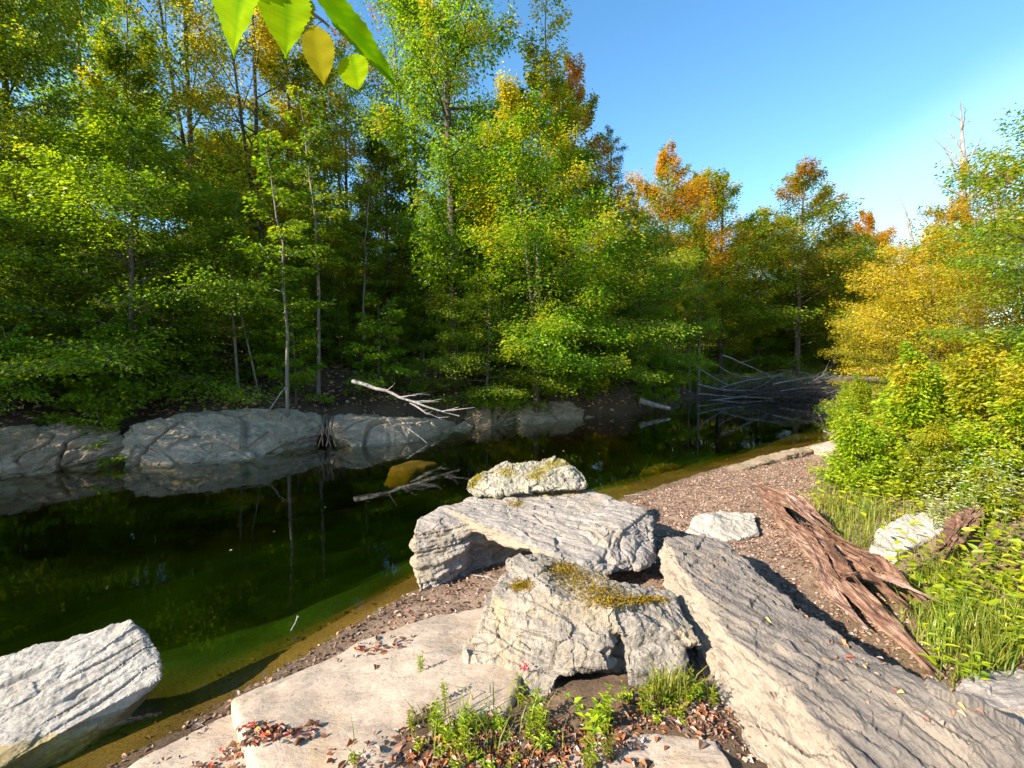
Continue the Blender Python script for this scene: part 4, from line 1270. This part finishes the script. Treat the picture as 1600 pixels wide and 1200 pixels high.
# ------------------------------------------------------------------ litter, grass, herbs
dg = bpy.context.evaluated_depsgraph_get()
solid = [o for o in COL.objects if o.type == 'MESH' and o.name.split('.')[0] in ('ground', 'bedrock_shelf', 'block_stone', 'bridging_slab', 'cap_stone', 'central_boulder', 'long_slab', 'white_stone', 'tan_stone', 'flat_stone', 'shore_ledge', 'bank_outcrop')]
TREE = {}
def bvh(o):
    if o.name not in TREE:
        me = o.data
        n = len(me.vertices); V = np.empty(n * 3, np.float32); me.vertices.foreach_get('co', V)
        TREE[o.name] = BVHTree.FromPolygons([tuple(v) for v in V.reshape(-1, 3)], [tuple(p.vertices) for p in me.polygons])
    return TREE[o.name]
near_solid = [shelf, ledge, front_plate, bridge, cap, boulder, long_slab]
def drop(x, y, objs=near_solid, ground_too=True):
    best, nb, who = (gz(x, y) if ground_too else -9), Vector((0, 0, 1)), None
    for o in objs:
        h = bvh(o).ray_cast(Vector((x, y, 4)), Vector((0, 0, -1)))
        if h[0] is not None and h[0].z > best:
            best, nb, who = h[0].z, h[1], o
    return best, nb, who

def litter(name, pts, size, cols, seed, lift=.008, tilt=.5, hexa=True):
    rg = np.random.default_rng(seed)
    pts = np.asarray(pts, float)
    n = len(pts)
    a = rg.uniform(0, 6.28, n)
    dire = np.c_[np.cos(a), np.sin(a), rg.normal(0, .25, n)]
    nrm = np.c_[rg.normal(0, tilt, n), rg.normal(0, tilt, n), np.ones(n)]
    L = size * np.minimum(np.exp(rg.normal(-.15, .42, n)), 1.5)
    pos = pts + np.array([0, 0, lift]) - dire * L[:, None] * .5
    V, Fc, m = leafgeo(pos, dire, nrm, L, L * rg.uniform(.4, .8, n), rg.uniform(.05, .4), hexa, .15)
    c = np.array(cols)[rg.integers(0, len(cols), n)] * np.array([1.12, 1.0, .92]) * rg.uniform(.6, 1.25, n)[:, None]
    o = obj(name, mesh(name, V, Fc, False, {'gcol': np.repeat(np.clip(c, 0, .8), m, 0)}, [M['litter']]))
    o['kind'] = 'stuff'
    return o
DRY = [(.26, .17, .12), (.30, .22, .16), (.18, .10, .065), (.34, .27, .21), (.38, .32, .28), (.24, .14, .10), (.12, .07, .045), (.32, .18, .13), (.20, .16, .13), (.42, .38, .34), (.09, .06, .045)]
rg = np.random.default_rng(12)
def shore_pts(n, x0, x1, y0, y1, dmin, dmax, dens=None):
    x = rg.uniform(x0, x1, n); y = rg.uniform(y0, y1, n)
    d1, d2 = river(x, y)
    k = (d2 > dmin) & (d2 < dmax)
    k &= np.hypot(x - 3.85, y - 4.75) > .70
    if dens is not None:
        k &= dens(x, y) > rg.uniform(0, 1, n)
    x, y = x[k], y[k]
    return np.c_[x, y, gh(x, y)]
litter('dry_leaves', shore_pts(190000, .5, 9, 2.2, 13, .12, 5.5, lambda x, y: np.clip(1.3 - y * .06, .3, 1) * (x > .9)), .030, DRY, 1, hexa=False)
litter('dry_leaves', shore_pts(16000, -2.4, 1.4, 2.2, 6.5, .0, 5, lambda x, y: 1.2 - .5 * river(x, y)[1]), .032, DRY + [(.12, .07, .04)] * 4, 5)
# forest floor of the far bank
x = rg.uniform(-14, 10, 26000); y = rg.uniform(8, 32, 26000)
d1, _ = river(x, y); k = (d1 > .5) & (d1 < 12); x, y = x[k], y[k]
litter('forest_floor_leaves', np.c_[x, y, gh(x, y)], .13, [(.26, .16, .09), (.36, .25, .16), (.18, .10, .05), (.42, .33, .25)], 2, .02, .7)
# leaves caught on the foreground rocks
def px_drop(px, py, spread_x, spread_y, n, seed):
    r = random.Random(seed); out = []
    for _ in range(n):
        g = G(px + r.gauss(0, spread_x), py + r.gauss(0, spread_y), .3)
        z, nb, who = drop(g.x, g.y)
        out.append((g.x, g.y, z))
    return out
REDS = [(.45, .05, .04), (.5, .1, .05), (.4, .16, .08), (.5, .3, .1), (.36, .2, .1)]
litter('fallen_red_leaves', px_drop(415, 1122, 38, 9, 190, 3) + px_drop(585, 985, 30, 10, 60, 4) + px_drop(310, 1150, 40, 12, 90, 8), .036, REDS + DRY, 6)
litter('dry_leaves', px_drop(760, 1165, 95, 22, 900, 5) + px_drop(1050, 1105, 50, 14, 320, 6) + px_drop(880, 1140, 60, 15, 250, 7), .034, DRY + [(.3, .12, .05)] * 6, 7)
spots = []
r = random.Random(9)
for _ in range(60):
    t = r.random()
    g = G(1080 + 420 * t + r.gauss(0, 40), 880 + 260 * t + r.gauss(0, 25), .45)
    z, nb, who = drop(g.x, g.y)
    spots.append((g.x, g.y, z))
litter('slab_leaves', spots, .034, REDS + DRY + [(.5, .38, .12)] * 3, 10, .012, .4)
x = rg.uniform(-3, 6, 12000); y = rg.uniform(2.4, 13, 12000); d1, d2 = river(x, y); k = (d2 < -.05) & (d2 > -1.5) & (noise3(np.c_[x, y, x * 0] * 1.6, 91) + .25 * rg.normal(0, 1, len(x)) > .22); x, y = x[k], y[k]
litter('sunken_leaves', np.c_[x, y, gh(x, y)], .04, [(.09, .055, .02), (.14, .08, .03), (.22, .14, .04), (.05, .035, .02)], 13)
# scraps floating on the water
x = rg.uniform(-6, 8, 400); y = rg.uniform(3, 20, 400); d1, d2 = river(x, y); k = (d1 < -.3) & (d2 < -.2) & (noise3(np.c_[x, y, x * 0] * .5, 95) > .18)
litter('floating_leaves', np.c_[x[k], y[k], np.full(k.sum(), .002)], .035, [(.45, .38, .3), (.3, .2, .1), (.5, .46, .4)], 11, .004, .05)

def blades(pts, h, w, seed, lean=.5):
    rg_ = np.random.default_rng(seed); n = len(pts)
    pts = np.asarray(pts, float)
    a = rg_.uniform(0, 6.28, n); H = h * rg_.uniform(.45, 1.25, n); le = np.abs(rg_.normal(0, lean, n)) * H
    d = np.c_[np.cos(a), np.sin(a), np.zeros(n)]; s = np.c_[-np.sin(a), np.cos(a), np.zeros(n)] * (w * rg_.uniform(.6, 1.3, n))[:, None]
    p0 = pts - np.array([0, 0, .02]); up = np.array([0, 0, 1.0])
    p1 = p0 + up * (H * .55)[:, None] + d * (le * .3)[:, None]
    p2 = p0 + up * (H * .9)[:, None] + d * le[:, None]
    V = np.stack([p0 - s, p0 + s, p1 + s * .8, p1 - s * .8, p2], 1).reshape(-1, 3)
    k_ = np.arange(n)[:, None] * 5
    t = np.clip(rg_.normal(.5, .25, n) + noise3(pts * .9, seed) * .5, 0, 1)
    return V, [k_ + np.array([[0, 1, 2, 3]]), k_ + np.array([[3, 2, 4]])], np.repeat(t, 5)
def grass(name, pts, h, w, seed, lean=.5):
    V, Fc, t = blades(pts, h, w, seed, lean)
    o = obj(name, mesh(name, V, Fc, False, {'tint': t}, [M['grass']]))
    o['kind'] = 'stuff'
# right bank grass
def clump(x, y):
    p = np.c_[x, y, x * 0]
    return sstep(-.05, .35, noise3(p * 1.1, 61) + .5 * noise3(p * 3, 62)) * sstep(2.2, 3.2, (np.interp(x, NEAR[:, 0], NEAR[:, 1]) - y) * .75 + .45 * np.clip(x - 4, -1, 2))
grass('bank_grass', shore_pts(90000, 2.9, 12, 2.8, 15, 1.2, 7, clump), .30, .0045, 21, .55)
grass('meadow_grass', (lambda x, y: np.c_[x, y, gh(x, y)])(rg.uniform(9, 29, 34000), rg.uniform(28.5, 38, 34000)), .8, .020, 22, .35)
grass('hill_grass', (lambda x, y: np.c_[x, y, gh(x, y)])(rg.uniform(4, 42, 26000), rg.uniform(37, 62, 26000)), .9, .03, 23, .4)
# weedy ground cover of the right bank
gp = shore_pts(120000, 3.2, 14, 3.0, 16, 1.6, 8, lambda x, y: sstep(-.25, .25, noise3(np.c_[x, y, x * 0] * .9, 71)) * .9 * sstep(1.8, 3.2, (np.interp(x, NEAR[:, 0], NEAR[:, 1]) - y) * .75 + .4 * np.clip(x - 4, -2, 2)))
n = len(gp); a = rg.uniform(0, 6.28, n)
gp[:, 2] += np.abs(rg.normal(0, .26, n))
V, Fc, m = leafgeo(gp, np.c_[np.cos(a), np.sin(a), rg.normal(0, .3, n)], np.c_[rg.normal(0, .5, n), rg.normal(0, .5, n), np.ones(n)], .085 * rg.uniform(.5, 1.3, n), .04, .2, True)
o = obj('ground_cover', mesh('ground_cover', V, Fc, False, {'tint': np.repeat(np.clip(rg.normal(.55, .22, n), 0, 1), m), 'turn': np.repeat(np.clip(.35 + rg.normal(0, .2, n), 0, 1), m)}, [M['leaf_near']]))
o['kind'] = 'stuff'; o.color = (*YEL, .35)
# low herbs on the far bank
x = rg.uniform(-12, 10, 16000); y = rg.uniform(8, 26, 16000); d1, _ = river(x, y)
k = (d1 > .8) & (d1 < 7) & (noise3(np.c_[x, y, x * 0] * .7, 81) > -.02); x, y = x[k], y[k]; n = len(x)
a = rg.uniform(0, 6.28, n)
V, Fc, m = leafgeo(np.c_[x, y, gh(x, y) + np.abs(rg.normal(.1, .15, n))], np.c_[np.cos(a), np.sin(a), rg.normal(0, .3, n)], np.c_[rg.normal(0, .4, n), rg.normal(0, .4, n), np.ones(n)], .13 * rg.uniform(.5, 1.3, n), .055, .2, True)
o = obj('undergrowth', mesh('undergrowth', V, Fc, False, {'tint': np.repeat(np.clip(rg.normal(.5, .22, n), 0, 1), m), 'turn': np.repeat(np.zeros(n), m)}, [M['leaf']]))
o['kind'] = 'stuff'; o.color = (*LIME, .1)

# moss and lichen cushions on the stones
def cushions(name, parent, seeds, n, size, mat, seed):
    r_ = random.Random(seed); pos = []; nr = []
    tr_ = bvh(parent)
    while len(pos) < n:
        px, py, sx, sy, z = r_.choice(seeds)
        g0 = G(px + r_.gauss(0, sx), py + r_.gauss(0, sy), z)
        dv = (g0 - CAM).normalized()
        h = tr_.ray_cast(CAM, dv)
        if h[0] is None:
            n -= 1; continue
        pos.append(h[0]); nr.append(h[1])
    rg_ = np.random.default_rng(seed)
    pos = np.array([tuple(p) for p in pos]); nr = np.array([tuple(p) for p in nr]); k = len(pos)
    pos = pos + nr * rg_.uniform(-.002, .008, k)[:, None]
    dire = nr * .5 + rg_.normal(0, .6, (k, 3))
    V, Fc, m = leafgeo(pos, dire, rg_.normal(0, 1, (k, 3)), size * rg_.uniform(.5, 1.4, k), size * .6, .2, False)
    o = obj(name, mesh(name, V, Fc, False, {'tint': np.repeat(np.clip(rg_.normal(.5, .25, k), 0, 1), m)}, [mat]), parent)
    o['kind'] = 'stuff'
cushions('moss', boulder, [(905, 905, 22, 9, .5), (935, 925, 24, 9, .5), (880, 890, 14, 6, .5), (960, 940, 22, 5, .48), (1010, 938, 16, 3, .48), (815, 915, 8, 4, .55)], 5200, .014, M['moss'], 1)
cushions('moss', bridge, [(850, 772, 18, 3, .65), (885, 769, 14, 3, .65), (805, 787, 8, 4, .65), (770, 776, 6, 2, .65)], 1500, .014, M['moss'], 2)
cushions('lichen', cap, [(790, 737, 10, 4, .85), (845, 735, 10, 4, .88), (868, 724, 12, 3, .92), (745, 745, 6, 4, .8), (738, 755, 5, 4, .8), (835, 745, 8, 3, .85)], 2600, .014, M['lichen'], 3)

# herbs in the foreground
def herb_mesh(seed, h, nst, nl, ll, lw, spread=.25):
    rg_ = np.random.default_rng(seed); ps = []; pos = []; dr = []; ht = []
    for s_ in range(nst):
        az = rg_.uniform(0, 6.28); H = h * rg_.uniform(.6, 1.1); ln = rg_.uniform(0, spread) * H * 1.4
        u = np.linspace(0, 1, 5); q = np.c_[math.cos(az) * ln * u ** 1.5, math.sin(az) * ln * u ** 1.5, H * u]
        q[:, :2] += rg_.normal(0, .015, 2)
        ps.append((q, .0028 * (1.1 - u * .8), 4))
        for j in range(nl):
            f = .15 + .85 * (j + .5) / nl; a = j * 2.4 + rg_.normal(0, .3)
            pos.append([np.interp(f, u, q[:, c]) for c in range(3)]); dr.append([math.cos(a), math.sin(a), rg_.uniform(.1, .9)]); ht.append(1.1 - .55 * f)
    pos = np.array(pos); dr = np.array(dr); k = len(pos)
    V, Fc, m = leafgeo(pos, dr, np.c_[rg_.normal(0, .25, (k, 2)), np.ones(k)], ll * np.array(ht) * rg_.uniform(.7, 1.2, k), lw, .25, True, .25)
    v_, f_ = tubes(ps)
    t = np.clip(rg_.normal(.55, .2, k), 0, 1)
    return mesh('stem', v_, f_, True, {'tint': np.full(len(v_), .5)}, [M['stem']]), mesh('leaves', V, Fc, False, {'tint': np.repeat(t, m), 'turn': np.zeros(k * m)}, [M['leaf_near']])
HERB = [herb_mesh(1, .22, 4, 12, .06, .014), herb_mesh(2, .14, 6, 8, .05, .016, .6), herb_mesh(3, .30, 2, 16, .07, .013), herb_mesh(4, .10, 5, 7, .04, .02, .8)]
def herb(i, px, py, z, s, label, group='small weeds between the foreground rocks', color=(*LIME, .1)):
    g = G(px, py, z); zz, nb, who = drop(g.x, g.y)
    e = tag(empty('weed', (g.x, g.y, zz - .005), px * .37, s), label, 'weed', group)
    obj('stem', HERB[i][0], e); l = obj('leaves', HERB[i][1], e); l.color = color
herb(2, 815, 1085, .3, .75, 'leafy weed growing up against the left foot of the craggy boulder')
herb(0, 838, 1110, .28, .8, 'drooping weed under the overhang of the craggy boulder')
herb(0, 945, 1118, .28, .9, 'upright weed in front of the hollow in the craggy boulder')
herb(2, 950, 1185, .26, .6, 'tall thin weed at the bottom edge below the boulder hollow')
herb(3, 925, 1128, .28, 1.5, 'broad leaved dark green weed left of the upright weed')
herb(0, 656, 1030, .3, .55, 'lone pale sprig growing on the smooth tan bedrock')
herb(0, 640, 1112, .32, .5, 'small sprig at the edge of the litter on the tan bedrock')
herb(1, 1085, 1085, .25, 1.0, 'bushy weed at the mouth of the dark hole beside the long slab')
r = random.Random(31)
for k in range(46):
    a_, b_ = (r.gauss(760, 70), r.gauss(1150, 26)) if k < 32 else (r.gauss(1050, 36), r.gauss(1090, 12))
    herb(r.choice([0, 1, 3, 3]), a_, b_, .28, r.uniform(.4, .9), ('tiny weed' if k % 2 else 'small yellowish weed') + (' in litter left of the boulder foot' if a_ < 740 else ' in litter below the boulder' if a_ < 900 else ' by the grass tuft at the dark hole') + (', nearer the bottom edge' if b_ > 1150 else ''), color=(*YEL, r.uniform(.1, .6)))
gpts = []
for k in range(500):
    a_, b_ = (r.gauss(1045, 18), r.gauss(1085, 8)) if k < 220 else (r.gauss(1062, 26), r.gauss(1075, 8)) if k < 360 else (r.gauss(740, 60), r.gauss(1140, 25))
    g = G(a_, b_, .27); zz, nb, who = drop(g.x, g.y); gpts.append((g.x, g.y, zz))
grass('grass_tuft', gpts, .17, .0035, 33, .5)
# tufts behind the log and slab
for (cx, cy, s_, z_, n_) in [(1490, 960, 26, .3, 420), (1555, 930, 30, .45, 600), (1540, 1020, 24, .25, 300), (1470, 870, 20, .4, 350), (1340, 800, 34, .4, 600), (1300, 780, 24, .3, 400)]:
    q = []
    for k in range(n_):
        g = G(r.gauss(cx, s_), r.gauss(cy, s_ * .5), z_); q.append((g.x, g.y, gz(g.x, g.y)))
    grass('grass_tuft', q, .26, .004, int(cx), .5)
herbs_r = [(1465, 965), (1500, 900), (1560, 880), (1590, 960), (1530, 1000), (1580, 820), (1540, 850), (1480, 920), (1435, 1020), (1590, 760), (1520, 760), (1450, 740), (1400, 770)]
WL = ['green weed at the lower end of the rotten log', 'green weed above the grass tuft right of the log', 'tall weed right of the pale flat stone', 'weed at the right edge level with the log', 'weed behind the lower grass tuft near the right edge', 'weed among the lower asters at the right edge', 'weed just right of the broken wood chunk', 'thin weed in front of the broken wood chunk', 'weed at the dark shadow of the long slab', 'weed at the right edge under the upper asters', 'weed left of the upper asters', 'weed above the pale flat stone on the slope', 'weed left of and above the pale flat stone']
for k, (a_, b_) in enumerate(herbs_r):
    herb([2, 0, 1][k % 3], a_, b_, .45, 1.5, WL[k], 'weeds right of the rotten log', (*YEL, .3))

# white asters on the right bank
def aster(seed):
    st, lv = herb_mesh(seed, .55, 5, 10, .07, .016, .5)
    rg_ = np.random.default_rng(seed)
    pos, dire = [], []
    for k in range(15):
        c = np.array([rg_.normal(0, .16), rg_.normal(0, .16), rg_.uniform(.36, .58)])
        for j in range(8):
            a = j * math.pi / 4
            pos.append(c); dire.append([math.cos(a), math.sin(a), .15])
    pos = np.array(pos); dire = np.array(dire)
    V, Fc, m = leafgeo(pos, dire, np.tile([0, 0, 1.0], (len(pos), 1)), .012, .007, .05, False)
    return st, lv, mesh('flowers', V, Fc, False, None, [M['petal']])
AST = [aster(61), aster(62)]
for k, (px, py, z) in enumerate([(1500, 740, .9), (1545, 730, 1.0), (1585, 745, .9), (1520, 775, .75), (1465, 760, .8), (1570, 790, .7), (1595, 720, 1.0), (1535, 700, 1.15), (1490, 800, .6), (1560, 745, .9)]):
    g = G(px, py, z); zz = gz(g.x, g.y)
    e = tag(empty('white_aster', (g.x, g.y, zz), k * 1.3, 1.1), 'white flowered aster clump ' + ['on the slope above the pale flat stone', 'in the middle of the aster patch', 'cut by the right edge, upper one', 'below the middle of the aster patch', 'farthest left of the aster patch', 'lowest of the aster patch', 'at the right edge near the yellow shrubs', 'highest of the aster patch', 'nearest the broken wood chunk', 'right of the middle of the aster patch'][k], 'flower', 'white asters on the right bank')
    for nme, d_ in zip(('stem', 'leaves', 'flowers'), AST[k % 2]):
        obj(nme, d_, e)

# red sprig against the boulder
g = P(822, 1040, 2.72)
e = tag(empty('red_sprig', g), 'small bright red leaf sprig on the front of the craggy boulder', 'leaf sprig')
rg_ = np.random.default_rng(5); n = 9
V, Fc, m = leafgeo(rg_.normal(0, .012, (n, 3)), rg_.normal(0, 1, (n, 3)), np.tile([0, -1, .5], (n, 1)), .022, .012, .2, True)
obj('leaves', mesh('leaves', V, Fc, False, {'gcol': np.tile([.5, .02, .06], (n * m, 1))}, [M['litter']]), e)
v_, f_ = tubes([(np.array([(0, 0, 0), (-.03, 0, -.07), (-.04, .02, -.16)]), np.array([.002, .002, .003]), 4)]); obj('stem', mesh('stem', v_, f_, True, {'tint': np.full(len(v_), .3)}, [M['stem']]), e)

# twigs
stick('twig', [P(738, 898, 3.9), P(762, 900, 3.85), P(780, 912, 3.8)], .004, .002, M['dead_wood'], 'pale bent twig left of the craggy boulder top', twigs=3, seed=3, cat='twig')
stick('twig', [G(455, 985, 0), G(462, 972, .05), G(466, 962, .09)], .005, .002, M['dead_wood'], 'pale twig sticking out of the water near the bedrock', twigs=4, seed=5, cat='twig')
stick('twig', [G(975, 775, .02), G(995, 772, .05), G(1010, 775, .03)], .008, .003, M['dead_wood'], 'twig in the shallows right of the lichened cap stone', twigs=3, seed=7, cat='twig')
stick('twig', [G(1288, 672, .1), G(1300, 678, .15), G(1320, 684, .2)], .02, .006, M['dead_wood'], 'pale forked stick at the tip of the near shore', twigs=5, seed=8, cat='twig')

# ------------------------------------------------------------------ overhanging branch with large leaves
def big_leaf(base, tip, width, facing, seed, fold=.18, bend=.08, shape='heart', turn=0.0):
    base, tip = Vector(base), Vector(tip)
    ax = tip - base; L = ax.length; ax.normalize()
    nv = Vector(facing); nv = (nv - ax * nv.dot(ax)).normalized()
    sv = nv.cross(ax)
    rg_ = np.random.default_rng(seed)
    K, J = 26, 7
    V = []
    for i in range(K + 1):
        u = i / K
        if shape == 'heart':
            w = (math.sin(math.pi * min(1, u * 1.0) ** .55) ** .8) * (1 - u ** 2.2 * .45)
        elif shape == 'round':
            w = math.sin(math.pi * u ** .8) ** .6
        else:
            w = math.sin(math.pi * u ** .75) ** .9
        if u > .82: w *= 1 - .35 * (u - .82) / .18
        w = max(w, .0) * width / 2
        ser = 1 + (.06 if i % 2 else -.05)
        for j in range(-J // 2 + 1, J // 2 + 1):
            f = j / (J // 2)
            ww = w * f * (ser if abs(f) == 1 else 1)
            # veins run forward from the midrib
            sh = -.10 * L * 0 + abs(f) * .06 * L * (1 - u)
            z_ = fold * abs(ww) - bend * L * u * u + .02 * width * math.sin(u * 22 + abs(f) * 2.5) * abs(f)
            p = base + ax * (u * L - sh * .0) + sv * ww + nv * z_
            V.append(tuple(p))
    cols = 2 * (J // 2) + 1
    Q = []
    for i in range(K):
        for j in range(cols - 1):
            a = i * cols + j
            Q.append((a, a + 1, a + cols + 1, a + cols))
    u = np.repeat(np.arange(K + 1) / K, cols)
    f = np.tile(np.abs(np.linspace(-1, 1, cols)), K + 1)
    vein = .55 + .05 * np.sin(u * 70 + f * 9) - .25 * (f < .05)
    return V, np.array(Q), vein + .25 * fbm(np.array(V) * 30, 3, seed)
ob = tag(empty('overhanging_branch', P(470, -40, .72)), 'leafy green twig hanging into the top of the picture', 'branch')
bpy.context.view_layer.update()
tw = [(np.array([tuple(P(420, -120, .74)), tuple(P(455, -10, .72)), tuple(P(480, 15, .71)), tuple(P(505, 33, .71)), tuple(P(530, 55, .71))]), np.array([0.0034, .003, .0026, .002, .0012]), 6),
      (np.array([tuple(P(505, 33, .71)), tuple(P(497, 36, .70)), tuple(P(492, 42, .70))]), np.array([.001, .0008, .0007]), 5),
      (np.array([tuple(P(455, -10, .72)), tuple(P(440, -20, .71)), tuple(P(448, 0, .70))]), np.array([.001, .0008, .0007]), 5),
      (np.array([tuple(P(440, -60, .73)), tuple(P(400, -60, .71)), tuple(P(378, -40, .70))]), np.array([.001, .0008, .0007]), 5),
      (np.array([tuple(P(530, 55, .71)), tuple(P(545, 75, .71)), tuple(P(552, 92, .71))]), np.array([.001, .0008, .0007]), 5)]
v_, f_ = tubes(tw)
child_world('twig', mesh('twig', v_, f_, True, None, [M['twig']]), ob)
LV = [(P(384, -62, .70), P(354, 80, .69), .088, (-.15, -.95, .15), .10, 'heart', LIME, .0, None),
      (P(448, -12, .70), P(447, 92, .69), .070, (.15, -.97, .1), .0, 'heart', LIME, .0, None),
      (P(402, -30, .75), P(412, 22, .74), .035, (0, -1, .2), .0, 'heart', LIME, .0, None),
      (P(492, 40, .70), P(506, 130, .69), .043, (.2, -.95, .1), .05, 'oval', YEL, .9, 'yellowed leaf with pointed tip'),
      (P(548, 86, .71), P(560, 140, .70), .044, (-.1, -.97, .2), .0, 'round', YEL, .45, None),
      (P(478, -40, .70), P(622, 138, .80), .066, (.62, -.70, .35), .0, 'oval', LIME, .0, 'large dark green leaf seen edge on')]
for k, (b_, t_, w_, fc, bd, sh, colr, amt, lab) in enumerate(LV):
    v_, q_, tn = big_leaf(b_, t_, w_, fc, 70 + k, .16, bd, sh)
    o = child_world('leaf', mesh('leaf', v_, q_, True, {'tint': np.clip(tn - (.35 if k == 5 else 0), 0, 1), 'turn': np.full(len(v_), .35)}, [M['overleaf']]), ob)
    o.color = (*colr, amt)
    if lab: o['label'] = lab

# ------------------------------------------------------------------ tell like-labelled neighbours apart by their order
ORD = ['first', 'second', 'third', 'fourth', 'fifth', 'sixth', 'seventh', 'eighth', 'ninth', 'tenth', 'eleventh', 'twelfth']
byl = {}
for o in COL.objects:
    if o.parent is None and o.get('label'):
        byl.setdefault(o['label'], []).append(o)
def centre(o):
    if o.type == 'MESH':
        return sum((Vector(c) for c in o.bound_box), Vector()) / 8
    return o.location
for lab, os_ in byl.items():
    if 2 <= len(os_) <= 12:
        os_.sort(key=lambda o: centre(o).x / max(.1, centre(o).y))
        for k, o in enumerate(os_):
            new = f'{ORD[k]} from left, {lab}'
            if len(new.split()) <= 16:
                o['label'] = new
